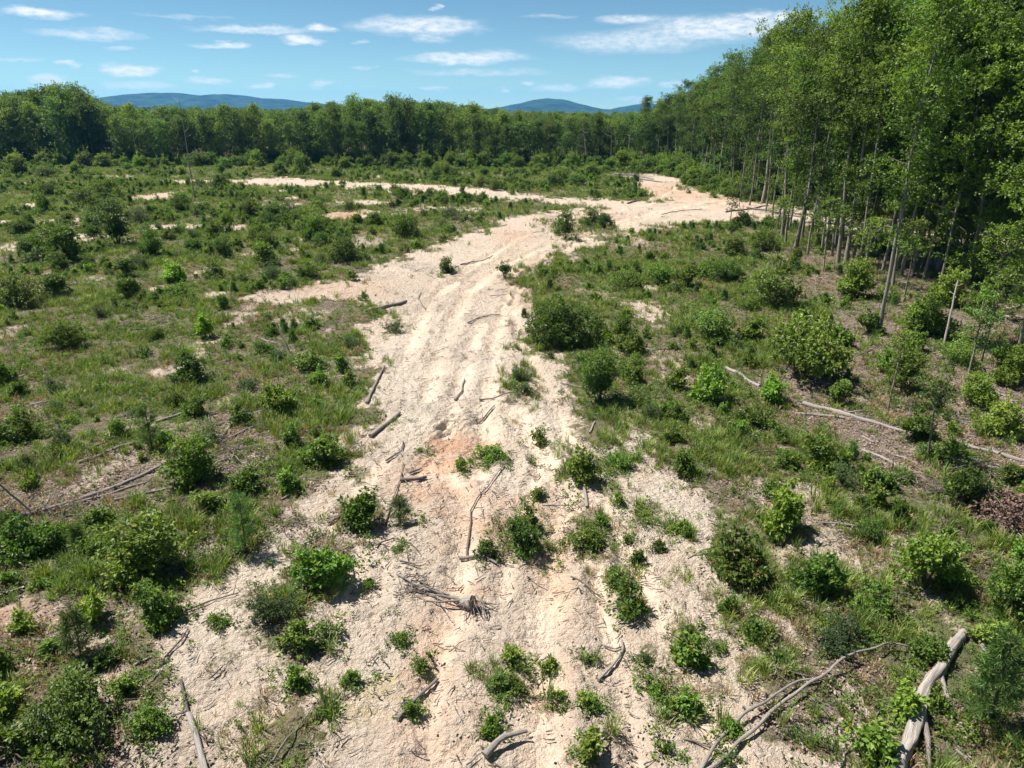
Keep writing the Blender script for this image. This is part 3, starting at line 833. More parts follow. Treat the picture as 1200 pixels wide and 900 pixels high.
# ------------------------------------------------------------------ plant prototypes
def tree_meshes(seed, H=21.0, bare=0.5, R=3.0, limbs=46, tips=8, per=30, leaf=0.17, r0=0.16, low=0, mat='tree', bark='bark', lean=0.15, clump=0.55, sides=8):
    r = np.random.default_rng(seed)
    tk = Geo(); cr = Geo()
    k = 12
    t = np.linspace(0, 1, k)
    sx = np.cumsum(r.normal(0, 0.07, k)); sy = np.cumsum(r.normal(0, 0.07, k))
    la = r.uniform(0, 6.28)
    path = np.stack([(sx - sx[0]) * H / 21 + lean * math.cos(la) * t ** 1.4 * H * 0.08, (sy - sy[0]) * H / 21 + lean * math.sin(la) * t ** 1.4 * H * 0.08, t * H * 0.97], 1)
    rad = r0 * (1 - t) ** 0.75 + 0.015
    rad[0] *= 1.35
    path[0, 2] = -0.25
    tube(tk, path, rad, sides, 0, 0.1, seed)
    at = lambda q: np.array([np.interp(q, t, path[:, i]) for i in range(3)])
    TP, TO, TC = [], [], []
    az = r.uniform(0, 6.28)
    hs = np.concatenate([bare + (1 - bare) * np.sort(r.uniform(0, 1, limbs)) ** 0.85, r.uniform(min(0.18, bare * .5), bare, low)])
    for q in hs:
        q = min(q, 0.975)
        az += 2.4 + r.normal(0, 0.5)
        s = (q - bare) / (1 - bare)
        if s < 0:
            ln = R * r.uniform(0.25, 0.6)
        else:
            ln = R * (0.45 + 0.75 * math.sin(math.pi * min(1, 0.18 + 0.8 * s)) ** 0.8) * r.uniform(0.55, 1.2) * (1.0 if s < 0.8 else 0.75)
        el = r.uniform(0.15, 0.65) + 0.5 * max(s, 0)
        b = at(q)
        d0 = np.array([math.cos(az) * math.cos(el), math.sin(az) * math.cos(el), math.sin(el)])
        kk = np.linspace(0, 1, 5)[:, None]
        p = b + d0 * ln * kk + np.array([0, 0, 1]) * ln * 0.14 * kk ** 2 * r.uniform(-1.2, 1.2) + r.normal(0, 0.06 * ln, (5, 3)) * kk
        br = max(0.012, 0.30 * np.interp(q, t, rad)) * (1 - 0.75 * kk[:, 0]) + 0.006
        tube(cr, p, br, 4, 1, cap=False)
        nt_ = max(3, int(tips * (0.5 + 0.6 * ln / R)))
        for i in range(nt_):
            f = 0.3 + 0.7 * (i + r.uniform(0, 1)) / nt_
            base = np.array([np.interp(f, kk[:, 0], p[:, j]) for j in range(3)])
            dd = d0 * 0.5 + r.normal(0, 0.75, 3); dd[2] = dd[2] * 0.6 + 0.15
            dd /= np.linalg.norm(dd)
            tl = ln * r.uniform(0.15, 0.42)
            tip = base + dd * tl
            if r.uniform() < 0.5:
                tube(cr, np.array([base, (base + tip) / 2 + r.normal(0, .04, 3), tip]), [0.012, 0.009, 0.004], 3, 1, cap=False)
            TP.append(tip); TO.append(dd); TC.append(np.clip(0.3 + 0.3 * max(s, 0) + r.normal(0, 0.28), 0, 1))
    TP, TO, TC = np.array(TP), np.array(TO), np.array(TC)
    sub = max(1, per // 6)
    P2 = np.repeat(TP, sub, 0) + r.normal(0, 1, (len(TP) * sub, 3)) * np.array([clump, clump, clump * 0.55])
    O2 = np.repeat(TO, sub, 0) + r.normal(0, .6, (len(TP) * sub, 3)); O2[:, 2] += 0.2
    rosettes(cr, r, P2, O2, 6, leaf, leaf * 0.62, np.repeat(TC, sub), 0)
    return tk.mesh('trunk', [M[bark]]), cr.mesh('crown', [M[mat], M['bark_dark']], False)


def shrub_meshes(seed, w, h, leaf=0.11, asp=0.6, n=1200, stems=8, mat='oak', per=7, lump=0.3, open_=0.0):
    """Ragged multi-stemmed bush about w wide and h high: several leafy lobes of unequal size, loose shoots, a few bare twigs."""
    r = np.random.default_rng(seed)
    st = Geo(); fo = Geo()
    TP, TO, TC = [], [], []
    nl = int(r.integers(4, 8)) + (3 if w > 2 else 0)
    a = np.arange(nl) * 2.4 + r.uniform(-.6, .6, nl)
    rho = w * .5 * r.uniform(.05, .78, nl) ** .8
    rad = w * r.uniform(.13, .27, nl) * (1.15 - .15 * open_)
    hz = h * r.uniform(.25, .85, nl) * (1.05 - .5 * rho / (w * .5))
    hz[0] = h * .82; rho[0] *= .35
    cen = np.stack([np.cos(a) * rho, np.sin(a) * rho, np.maximum(hz, rad * .55)], 1)
    wt = rad ** 2; wt = wt / wt.sum()
    tone = np.clip(.42 + r.normal(0, .16, nl), 0, 1)
    kk = np.linspace(0, 1, 6)[:, None]
    twig_r = 0.010 + 0.008 * w
    for i in range(nl):
        e = cen[i] + np.array([0, 0, rad[i] * .3]); bse = np.array([cen[i, 0], cen[i, 1], 0]) * .12
        mid = (bse + e) / 2 + np.array([0, 0, h * .06]) + r.normal(0, .04 * w, 3)
        p = (1 - kk) ** 2 * bse + 2 * kk * (1 - kk) * mid + kk ** 2 * e; p[0, 2] = -.06
        tube(st, p, twig_r * (1 - .75 * kk[:, 0]) + .003, 5, 0, cap=False)
    ntip = max(6, int(n * .88) // per)
    for q in range(ntip):
        i = r.choice(nl, p=wt)
        d = r.normal(0, 1, 3); d /= np.linalg.norm(d); d[2] = d[2] * .75 + .12
        f = r.uniform(0.25, 1.15) ** .6
        tip = cen[i] + d * rad[i] * f * np.array([1.15, 1.15, .9])
        tip[2] = max(tip[2], leaf * .4 + .02)
        if q % 4 == 0: tube(st, np.array([cen[i] - [0, 0, rad[i] * .3], tip]), [.006, .003], 3, 0, cap=False)
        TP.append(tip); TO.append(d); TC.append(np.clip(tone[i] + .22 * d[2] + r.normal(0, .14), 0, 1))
    for q in range(int(3 + 4 * w)):                      # shoots standing out of the outline
        i = r.integers(nl); az = r.uniform(0, 6.28); el = r.uniform(.5, 1.5)
        d = np.array([math.cos(az) * math.cos(el), math.sin(az) * math.cos(el), math.sin(el)])
        ln = h * r.uniform(.25, .55); b0 = cen[i]; e = b0 + d * (rad[i] + ln * .6)
        tube(st, np.array([b0, (b0 + e) / 2 + r.normal(0, .02, 3), e]), [.007, .005, .003], 3, 0, cap=False)
        if r.uniform() < .8:
            for f in np.linspace(.45, 1, 4):
                TP.append(b0 + (e - b0) * f); TO.append(d + r.normal(0, .5, 3)); TC.append(np.clip(.6 + r.normal(0, .2), 0, 1))
    for q in range(int(4 + 5 * w)):                      # low leaves round the foot
        az = r.uniform(0, 6.28); rr = w * r.uniform(.15, .62)
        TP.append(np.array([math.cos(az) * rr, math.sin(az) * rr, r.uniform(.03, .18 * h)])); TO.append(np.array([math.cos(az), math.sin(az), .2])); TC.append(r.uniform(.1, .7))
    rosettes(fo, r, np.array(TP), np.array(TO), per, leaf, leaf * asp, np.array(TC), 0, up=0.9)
    return st.mesh('stems', [M['twig']]), fo.mesh('foliage', [M[mat]], False)


def pine_meshes(seed, h, w):
    r = np.random.default_rng(seed)
    st = Geo(); fo = Geo()
    kk = np.linspace(0, 1, 6)
    p = np.stack([r.normal(0, 0.02, 6) * h * kk, r.normal(0, 0.02, 6) * h * kk, h * kk], 1); p[0, 2] = -0.06
    tube(st, p, 0.016 * h * (1 - 0.8 * kk) + 0.004, 6, 0, cap=False)
    segs = [(p[i], p[i + 1]) for i in range(1, 5)]
    for wh in np.linspace(0.12, 0.95, int(5 + 3 * h)):
        for j in range(r.integers(4, 7)):
            a = r.uniform(0, 6.28); ln = w / 2 * (1.1 - wh * 0.75) * r.uniform(0.7, 1.15); el = r.uniform(0.2, 0.8)
            b = np.array([0, 0, wh * h]); e = b + ln * np.array([math.cos(a) * math.cos(el), math.sin(a) * math.cos(el), math.sin(el)])
            tube(st, np.array([b, e]), [0.008, 0.004], 3, 0, cap=False)
            segs.append((b + (e - b) * .25, e))
    for a, b in segs:
        n = int(30 + 90 * np.linalg.norm(b - a))
        f = r.uniform(0, 1, n)[:, None]
        C = a + (b - a) * f
        ax = r.normal(size=(n, 3)); ax /= np.linalg.norm(ax, axis=1, keepdims=True)
        ax = ax * 0.8 + (b - a) / np.linalg.norm(b - a) * 0.7
        leaves(fo, C, ax, r.normal(size=(n, 3)), r.uniform(.12, .22, n), 0.013, np.stack([r.uniform(0, 1, n), r.uniform(0, 1, n)], 1), 0, 0)
    return st.mesh('stems', [M['twig']]), fo.mesh('foliage', [M['needle']], False)


TREES = [tree_meshes(11 + i, H=21, bare=b, R=R_, limbs=nl, r0=r0_, low=lo, leaf=lf, tips=4, per=90, clump=.46) for i, (b, R_, nl, r0_, lo, lf) in enumerate(
    [(0.46, 2.9, 32, .17, 7, .20), (0.55, 2.6, 28, .15, 6, .20), (0.34, 3.3, 38, .17, 8, .21), (0.56, 3.0, 27, .18, 5, .20), (0.50, 2.2, 28, .115, 7, .19), (0.28, 3.7, 44, .19, 8, .22), (0.60, 2.0, 22, .095, 8, .19), (0.13, 3.4, 56, .17, 5, .22)])]
TREES_FAR = [tree_meshes(41 + i, H=15, bare=b, R=R_, limbs=nl, tips=5, per=24, leaf=.32, r0=.13, low=5, mat='tree_far', bark='bark_pale' if i % 3 == 0 else 'bark', clump=.55, sides=5) for i, (b, R_, nl) in enumerate(
    [(0.18, 2.5, 44), (0.28, 2.0, 36), (0.12, 2.9, 50), (0.34, 2.3, 36), (0.20, 3.3, 52), (0.40, 1.8, 28), (0.10, 2.3, 46), (0.30, 2.8, 42)])]
SAPLINGS = [tree_meshes(71 + i, H=5.0, bare=b, R=R_, limbs=20, tips=6, per=12, leaf=.15, r0=.045, low=0, mat=m_, bark='bark', clump=.22, sides=6, lean=1.4) for i, (b, R_, m_) in enumerate(
    [(0.35, 1.1, 'oak'), (0.30, 0.9, 'tree'), (0.5, 1.2, 'bright'), (0.40, 1.3, 'oak')])]

SHRUB = {}
_sd = 200
for kind, mat, leaf, asp, dens, hh, stems_, per, open_ in (('oak', 'oak', .125, .60, 1.0, .78, 9, 7, 0), ('rust', 'oak_rust', .125, .6, 1.0, .75, 9, 7, 0), ('bright', 'bright', .14, .7, .8, .85, 7, 6, .2),
                                                           ('lime', 'lime', .17, .8, .6, .95, 5, 6, .2), ('blue', 'blue', .075, .45, 1.4, .65, 12, 8, 0), ('tall', 'oak', .13, .6, 1.0, 1.25, 6, 7, .1), ('low', 'weed', .11, .55, .8, .45, 9, 6, .3)):
    for wn in (0.7, 1.3, 2.3):
        lst = []
        for v in range(4 if kind in ('oak', 'bright', 'tall', 'low') else 2):
            _sd += 1
            n_ = int(dens * {0.7: 620, 1.3: 1900, 2.3: 4800}[wn])
            lst.append(shrub_meshes(_sd, wn, wn * hh, leaf * (0.85 if wn < 1 else 1), asp, n_, stems_ + (4 if wn > 2 else 0), mat, per, 0.35, open_))
        SHRUB[kind, wn] = lst
PINES = [pine_meshes(301, 0.7, 0.55), pine_meshes(302, 1.1, 0.8), pine_meshes(303, 1.8, 1.2)]


SKIRT = []


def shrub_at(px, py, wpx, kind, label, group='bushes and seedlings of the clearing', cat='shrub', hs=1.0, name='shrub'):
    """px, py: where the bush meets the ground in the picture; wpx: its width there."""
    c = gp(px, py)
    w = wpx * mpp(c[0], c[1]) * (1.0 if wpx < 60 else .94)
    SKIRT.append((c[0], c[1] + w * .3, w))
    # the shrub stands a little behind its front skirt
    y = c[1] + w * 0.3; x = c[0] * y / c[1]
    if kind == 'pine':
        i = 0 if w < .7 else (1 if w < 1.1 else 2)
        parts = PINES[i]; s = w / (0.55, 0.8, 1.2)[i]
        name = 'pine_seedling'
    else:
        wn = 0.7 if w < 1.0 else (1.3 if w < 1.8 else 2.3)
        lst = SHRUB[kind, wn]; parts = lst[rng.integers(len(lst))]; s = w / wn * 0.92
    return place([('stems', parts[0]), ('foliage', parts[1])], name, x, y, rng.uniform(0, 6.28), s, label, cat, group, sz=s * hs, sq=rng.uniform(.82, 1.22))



# ------------------------------------------------------------------ bushes one can point at
OWN = [  # x, y of the foot, width (picture pixels), kind, label
    (660, 413, 76, 'oak', 'large rounded dark green bush on the edge of the track, above a second dark bush'),
    (702, 482, 62, 'tall', 'tall dark upright bush just below the large round bush beside the track'),
    (862, 694, 76, 'rust', 'round bush with rusty orange leaf tips beside the pale sand, lower right'),
    (978, 772, 66, 'blue', 'dense dark bush directly above the forked grey branch'),
    (955, 706, 60, 'bright', 'light green broad leaved bush between the rusty bush and the dark bush'),
    (943, 452, 112, 'oak', 'very large leafy bush before the brown leaf litter on the forest side'),
    (903, 476, 34, 'lime', 'small vivid lime green sapling at the foot of the very large bush'),
    (962, 556, 48, 'oak', 'upright leafy bush below the long pale log on the forest side'),
    (905, 362, 62, 'tall', 'tall conical dark bush above the very large bush near the trunks'),
    (846, 332, 44, 'oak', 'dark green bush at the top of the grassy slope near the track bend'),
    (806, 340, 26, 'tall', 'narrow dark seedling left of the dark bush at the top of the grassy slope'),
    (836, 404, 60, 'oak', 'broad bush left of the very large bush'),
    (230, 576, 72, 'bright', 'round yellow-green bush beside the fallen poles in the left meadow'),
    (180, 690, 112, 'bright', 'largest bushy thicket on the left side of the bare sand'),
    (186, 737, 54, 'oak', 'dark bush just below the largest left thicket at the sand edge'),
    (385, 698, 66, 'bright', 'bright round bush casting a shadow on the sand, left of the track'),
    (424, 628, 48, 'bright', 'leafy bush above the bright round bush on the sand'),
    (318, 742, 62, 'blue', 'low dark small leaved bush on the sand left of the bright round bush'),
    (350, 768, 44, 'oak', 'dark ragged bush below the bright round bush on the sand'),
    (385, 752, 36, 'low', 'low sprawling sprouts beneath the bright round bush'),
    (345, 806, 30, 'bright', 'small light green sprout alone under the ragged bush on the sand'),
    (92, 872, 106, 'oak', 'big dark bush in the lower left corner beside the leaning log'),
    (180, 866, 54, 'low', 'loose green bush right of the big dark corner bush'),
    (612, 657, 44, 'oak', 'dark seedling clump in the middle of the track above the root stump'),
    (618, 628, 26, 'tall', 'thin upright seedling rising behind the clump above the root stump'),
    (570, 662, 24, 'oak', 'small dark seedling left of the clump above the root stump'),
    (682, 577, 40, 'bright', 'bright seedling with a pale stick at its foot, mid track'),
    (632, 523, 20, 'oak', 'small solitary round seedling on bare sand in mid track'),
    (576, 544, 40, 'low', 'low yellowish green clump just below the orange clay patch'),
    (610, 452, 26, 'blue', 'upper of two small bluish seedlings in mid track'),
    (614, 470, 22, 'blue', 'lower of two small bluish seedlings in mid track'),
    (523, 321, 22, 'oak', 'small dark seedling alone on the upper track'),
    (592, 329, 17, 'tall', 'small upright seedling right of the dark one on the upper track'),
    (663, 279, 28, 'tall', 'upright bush standing in the pale upper track, left of a pair of low bushes'),
    (692, 264, 24, 'oak', 'left of a pair of low bushes beyond the upright bush on the upper track'),
    (708, 267, 22, 'oak', 'right of a pair of low bushes beyond the upright bush on the upper track'),
    (407, 309, 42, 'oak', 'dark bush right at the left edge of the sand where the track widens'),
    (476, 281, 34, 'oak', 'bush in the meadow left of the upper track, right of the dark edge bush'),
    (325, 262, 32, 'oak', 'dark meadow bush in the middle of the left clearing below the far sand strip'),
    (375, 276, 26, 'oak', 'bush between the dark meadow bush and the track edge'),
    (312, 314, 32, 'bright', 'bright tufted meadow bush below the dark meadow bush'),
    (304, 286, 24, 'tall', 'thin dark upright seedling just above the bright tufted meadow bush'),
    (258, 222, 22, 'oak', 'round bush at the left end of the far sand strip'),
    (472, 234, 20, 'oak', 'round bush beside the far sand strip, left of the track junction'),
    (580, 224, 15, 'oak', 'small very dark round bush standing on the far edge of the sand strip'),
    (100, 246, 32, 'oak', 'dark bush in the far left meadow, left of a twin'),
    (131, 236, 30, 'oak', 'dark bush in the far left meadow, right of its twin'),
    (78, 310, 54, 'bright', 'leafy bush in a thicket at left before a sandy patch'),
    (42, 306, 42, 'oak', 'dark bush left of the leafy thicket bush before the sandy patch'),
    (140, 292, 46, 'tall', 'tall ragged bush in the left meadow right of the sandy patch'),
    (163, 318, 28, 'blue', 'bluish bush below the tall ragged bush in the left meadow'),
    (205, 336, 34, 'lime', 'bright fresh green bush alone in the left meadow'),
    (152, 352, 28, 'oak', 'dark seedling left of the fresh green meadow bush'),
    (66, 352, 40, 'bright', 'tufted bush near the left edge above the open grass'),
    (22, 362, 56, 'oak', 'dense dark bushes cut by the left edge of the view'),
    (222, 448, 40, 'oak', 'small dark bush alone in the middle of the left meadow'),
    (365, 436, 36, 'oak', 'small bush near the sand edge in the middle of the left meadow'),
    (242, 396, 24, 'lime', 'small lime green sprig in the mid left meadow'),
    (463, 392, 26, 'blue', 'low bluish bush on the sand beside a lying log'),
    (80, 408, 40, 'oak', 'low bush left of the middle meadow beside a pale stick'),
    (384, 552, 46, 'oak', 'dark bush on the left edge of the sand opposite the orange clay'),
    (330, 492, 44, 'bright', 'leafy bush above the dark bush on the left edge of the sand'),
    (180, 534, 34, 'pine', 'feathery pine seedling above the round yellow-green bush'),
    (34, 660, 66, 'oak', 'broad bush at the left edge under the leaning trunk'),
    (108, 664, 50, 'low', 'low leafy clump between the left edge bush and the largest thicket'),
    (98, 780, 46, 'pine', 'bushy pine seedling on the sandy spot above the leaning log'),
    (800, 782, 46, 'bright', 'light green sprout cluster on the sand left of the forked branch'),
    (800, 842, 46, 'low', 'low sprout cluster on the sand below the light green one'),
    (768, 815, 24, 'low', 'small sprout left of the two sprout clusters on the sand'),
    (690, 828, 32, 'low', 'flat little sprout on bare sand at the bottom centre'),
    (690, 892, 38, 'bright', 'seedling cluster at the bottom edge right of the centre'),
    (735, 725, 40, 'rust', 'yellowing bush on the sand left of the crooked branch'),
    (720, 690, 26, 'low', 'thin sprouts just above the yellowing bush on the sand'),
    (747, 668, 20, 'oak', 'tiny solitary seedling above the yellowing bush'),
    (688, 655, 42, 'low', 'grassy clump right of the seedling clump in mid track'),
    (495, 787, 18, 'bright', 'tiny yellow-green seedling alone left of the bottom centre'),
    (583, 812, 24, 'oak', 'left sprout of a scattered row above the broken slab'),
    (606, 808, 22, 'low', 'right sprout of a scattered row above the broken slab'),
    (600, 782, 34, 'low', 'dry looking sprouts at the top of the scattered row above the slab'),
    (643, 782, 22, 'oak', 'small round sprout beside the washed pale sand'),
    (575, 858, 24, 'bright', 'green sprout at the left end of the broken slab'),
    (480, 838, 18, 'rust', 'tiny sprout beside the long lying pole at the bottom'),
    (895, 752, 32, 'low', 'loose sprouts right of the sand below the rusty bush'),
    (880, 752, 26, 'bright', 'sprouts left of the loose ones below the rusty bush'),
    (850, 725, 22, 'bright', 'small leafy sprout directly under the rusty bush'),
    (1076, 706, 86, 'bright', 'wide leafy bush on the right below the dead leaf pile'),
    (1112, 690, 54, 'low', 'low bush touching the right side of the wide leafy bush'),
    (1190, 742, 92, 'oak', 'massive dark bush at the right edge above the big weathered log'),
    (1150, 872, 92, 'pine', 'large fluffy pine sapling in the lower right corner'),
    (1128, 604, 66, 'oak', 'dark bush among grey branches left of the dead leaf pile'),
    (1118, 588, 26, 'lime', 'pale leaved sprig among the grey branches left of the dead leaf pile'),
    (985, 478, 30, 'tall', 'narrow seedling at the right foot of the very large bush'),
    (1170, 520, 66, 'bright', 'yellow-green bush at the right edge above the heaped logs'),
    (1185, 455, 50, 'bright', 'light bush cut by the right edge above the shaded ground'),
    (1080, 395, 66, 'bright', 'leafy undergrowth bush at the feet of the near trunks'),
    (1110, 362, 60, 'bright', 'undergrowth bush in sun behind the pale leaning snag'),
    (1072, 520, 40, 'bright', 'leafy bush at the end of the long pale log'),
    (1110, 548, 40, 'oak', 'dark bush below the twin leaning saplings'),
    (985, 575, 40, 'blue', 'dark low bush beside the short log below the litter'),
    (1000, 350, 50, 'bright', 'sunlit undergrowth before the first near trunks'),
    (895, 292, 34, 'oak', 'round bush at the foot of the pale tall trunk by the track'),
    (860, 300, 34, 'bright', 'bush on the slope left of the round bush at the tall trunk'),
    (800, 562, 30, 'oak', 'small dark bush at the right edge of the sand, mid height'),
    (727, 556, 34, 'low', 'low spread of sprouts on the sand right of the bright seedling'),
    (765, 498, 28, 'blue', 'small dark seedling between tall dark bush and grass'),
    (795, 632, 26, 'low', 'small sprouts on the sand left of the rusty bush'),
    (470, 618, 26, 'pine', 'fine needled seedling on the sand left of the track'),
    (290, 655, 44, 'pine', 'feathery clump on the upper edge of the left sand'),
    (880, 505, 46, 'low', 'grassy low bush on the slope below the lime green sapling'),
    (830, 478, 44, 'bright', 'leafy bush on the slope right of the tall dark bush'),
    (770, 330, 40, 'low', 'low green bush on the slope right of the track'),
    (735, 345, 44, 'low', 'spreading low bush right of the upper track'),
    (1160, 760, 44, 'low', 'ferny clump between the big weathered log and the massive dark bush'),
]
for a in OWN:
    shrub_at(*a, hs=rng.uniform(0.85, 1.15))

ORD = ['first', 'second', 'third', 'fourth', 'fifth', 'sixth', 'seventh', 'eighth', 'ninth', 'tenth', 'eleventh', 'twelfth', 'thirteenth', 'fourteenth', 'fifteenth', 'sixteenth', 'seventeenth', 'eighteenth', 'nineteenth', 'twentieth']
MARKS = [(360, 213, 'the far sand strip'), (185, 231, 'the far left sand patch'), (229, 230, 'the lone dead trunk'), (205, 268, 'the narrow sand patch in the meadow'), (105, 279, 'the sandy patch at left'), (410, 252, 'the reddish meadow patch'),
         (500, 250, 'the upper track junction'), (205, 325, 'the fresh green meadow bush'), (340, 352, 'the sand arm of the track'), (325, 395, 'the pale upright stick'), (222, 440, 'the lone dark meadow bush'), (80, 400, 'the short pale stick in the meadow'),
         (130, 535, 'the fallen poles'), (265, 510, 'the crossed grey branches'), (30, 580, 'the leaning trunk at the edge'), (370, 430, 'the bush at the sand edge'), (180, 640, 'the largest left thicket'), (95, 790, 'the straight pale log at left'), (90, 850, 'the big corner bush'),
         (655, 380, 'the large round track bush'), (760, 368, 'the bare spot on the slope'), (845, 320, 'the bush at the slope top'), (905, 340, 'the tall conical bush'), (945, 420, 'the very large bush'), (825, 500, 'the pale gap in the slope'), (1000, 485, 'the long pale log'),
         (1030, 385, 'the nearest grey trunk'), (1120, 370, 'the pale leaning snag'), (1150, 540, 'the heaped grey logs'), (1180, 600, 'the dead leaf heap'), (1000, 620, 'the pale stick on the slope'), (1095, 800, 'the big weathered log'), (1000, 775, 'the arching forked branch'),
         (550, 705, 'the root stump'), (540, 527, 'the orange clay patch'), (448, 803, 'the yellowish stain'), (635, 735, 'the washed white sand'), (490, 815, 'the long smooth pole'), (590, 868, 'the broken slab'), (715, 770, 'the crooked branch'), (385, 680, 'the bright round sand bush'),
         (862, 660, 'the rusty bush'), (680, 560, 'the bright seedling'), (610, 640, 'the dark seedling clump'), (740, 206, 'the far slash heap'), (640, 205, 'the far end of the sand strip'), (560, 200, 'the middle of the far wood'), (60, 200, 'the left end of the far wood'), (230, 715, 'the dark root on the left sand'), (230, 860, 'the pale pole at the bottom')]
TONE = {'oak': 'dark green', 'rust': 'rusty tipped', 'bright': 'light green', 'lime': 'lime green', 'blue': 'bluish green', 'tall': 'upright dark', 'low': 'low spreading', 'pine': 'feathery'}
to_label = []


def label_scattered():
    seen = {}
    for o, px, py, kind, noun in to_label:
        best = min(MARKS, key=lambda m: math.hypot(m[0] - px, (m[1] - py) * 2.2))
        dx, dy = px - best[0], (py - best[1]) * 2.2
        rel = ('right of' if dx > 0 else 'left of') if abs(dx) > abs(dy) else ('in front of' if dy > 0 else 'beyond')
        seen.setdefault((TONE[kind], noun, rel, best[2]), []).append((math.hypot(dx, dy), o))
    for (tone, noun, rel, mark), lst in seen.items():
        lst.sort(key=lambda q: q[0])
        for i, (d, o) in enumerate(lst):
            o['label'] = f'{tone} {noun} {rel} {mark}' if len(lst) == 1 else f'{ORD[min(i, 19)]} {tone} {noun} {rel} {mark}'


def label_row(items, text, marks):
    """items (object, px); marks: (from px, phrase); ordinals run from left to right inside each stretch"""
    rows = {}
    for o, px in items:
        ph = [m[1] for m in marks if px >= m[0]][-1]
        rows.setdefault(ph, []).append((px, o))
    for ph, lst in rows.items():
        lst.sort(key=lambda q: q[0])
        for i, (px, o) in enumerate(lst):
            o['label'] = f'{ORD[min(i, 19)]} {text} from left {ph}'


# the many bushes nothing tells apart, by the ground they stand on
placed = [tuple(gp(a[0], a[1])) for a in OWN]


def scatter(poly, n, wrange, kinds, label, group, min_d=0.9, avoid_sand=0.45, hs=1.0):
    got = 0; tries = 0
    poly = np.array(poly, float); lo = poly.min(0); hi = poly.max(0)
    while got < n and tries < n * 60:
        tries += 1
        # spread in the picture by area of ground, biased to the near part
        p = np.array([rng.uniform(lo[0], hi[0]), rng.uniform(lo[1], hi[1])])
        if poly_sd(p[None], poly)[0] < 0: continue
        c = gp(*p)
        if avoid_sand < 1 and sand_at(c)[0] > avoid_sand: continue
        w = rng.uniform(*wrange)
        if any((c[0] - q[0]) ** 2 + (c[1] - q[1]) ** 2 < (min_d * (0.5 + w)) ** 2 for q in placed): continue
        placed.append(tuple(c))
        k = kinds[rng.integers(len(kinds))]
        tiny = wrange[1] < .8
        o = shrub_at(p[0], p[1], w / mpp(c[0], c[1]), k, label, group, hs=hs * rng.uniform(0.8, 1.3), name='seedling' if tiny else 'shrub', cat='seedling' if tiny else 'shrub')
        to_label.append((o, p[0], p[1], k, 'seedling' if tiny else 'bush'))
        got += 1


scatter([(0, 212), (250, 222), (560, 236), (560, 262), (430, 300), (400, 335), (0, 335)], 55, (1.1, 2.9), ['oak', 'oak', 'oak', 'blue', 'tall', 'bright'],
        'bush among many alike scattered over the far half of the left meadow', 'far meadow bushes')
scatter([(0, 335), (400, 335), (420, 470), (330, 600), (150, 640), (0, 640)], 40, (0.5, 1.3), ['oak', 'bright', 'low', 'blue'],
        'small bush among the grass of the near half of the left meadow', 'near meadow bushes')
scatter([(0, 195), (760, 195), (740, 208), (700, 234), (560, 220), (300, 205), (0, 212)], 36, (2.0, 4.6), ['bright', 'bright', 'oak', 'bright'],
        'bright bush in the leafy belt at the foot of the far trees', 'bushes before the far trees', min_d=0.7)
scatter([(640, 320), (850, 265), (900, 300), (990, 340), (880, 430), (860, 560), (1000, 640), (960, 700), (850, 600), (740, 470)], 28, (0.7, 1.7), ['oak', 'bright', 'low', 'tall'],
        'low bush on the grassy slope between the track and the forest', 'slope bushes')
scatter([(930, 560), (1200, 560), (1200, 900), (1000, 900), (960, 760)], 22, (0.5, 1.1), ['oak', 'bright', 'low', 'low'],
        'small bush in the weedy corner around the big weathered log', 'corner bushes')
scatter([(960, 300), (1200, 300), (1200, 540), (1060, 500), (980, 420)], 12, (1.0, 2.3), ['bright', 'oak', 'tall', 'bright'],
        'leafy undergrowth bush under the near forest trees', 'forest undergrowth bushes')
scatter([(0, 640), (230, 640), (180, 760), (150, 900), (0, 900)], 14, (0.45, 1.0), ['oak', 'bright', 'low', 'pine'],
        'small bush in the weedy ground left of the bare sand', 'left corner bushes')
scatter([(260, 640), (500, 480), (660, 480), (840, 640), (900, 900), (200, 900)], 14, (0.22, 0.5), ['low', 'bright', 'oak', 'low'],
        'tiny seedling standing alone on the bare sand', 'seedlings on the sand', avoid_sand=2)
scatter([(640, 880), (720, 500), (860, 620), (930, 760), (960, 900)], 12, (0.25, 0.7), ['low', 'bright', 'oak', 'blue'],
        'little sprout on the right half of the bare sand', 'sprouts on the right of the sand', avoid_sand=2)

label_scattered()

# ------------------------------------------------------------------ trees
def tree_at(x, y, hgt, label, group, protos=TREES, base_h=21.0, i=None, tilt=(0, 0), name='forest_tree', rz=None, wide=1.0):
    i = rng.integers(len(protos)) if i is None else i
    s = hgt / base_h
    tk, cr = protos[i]
    e = place([('trunk', tk), ('crown', cr)], name, x, y, rng.uniform(0, 6.28) if rz is None else rz, s * wide, label, 'tree', group, tilt=tilt, sz=s)
    return e


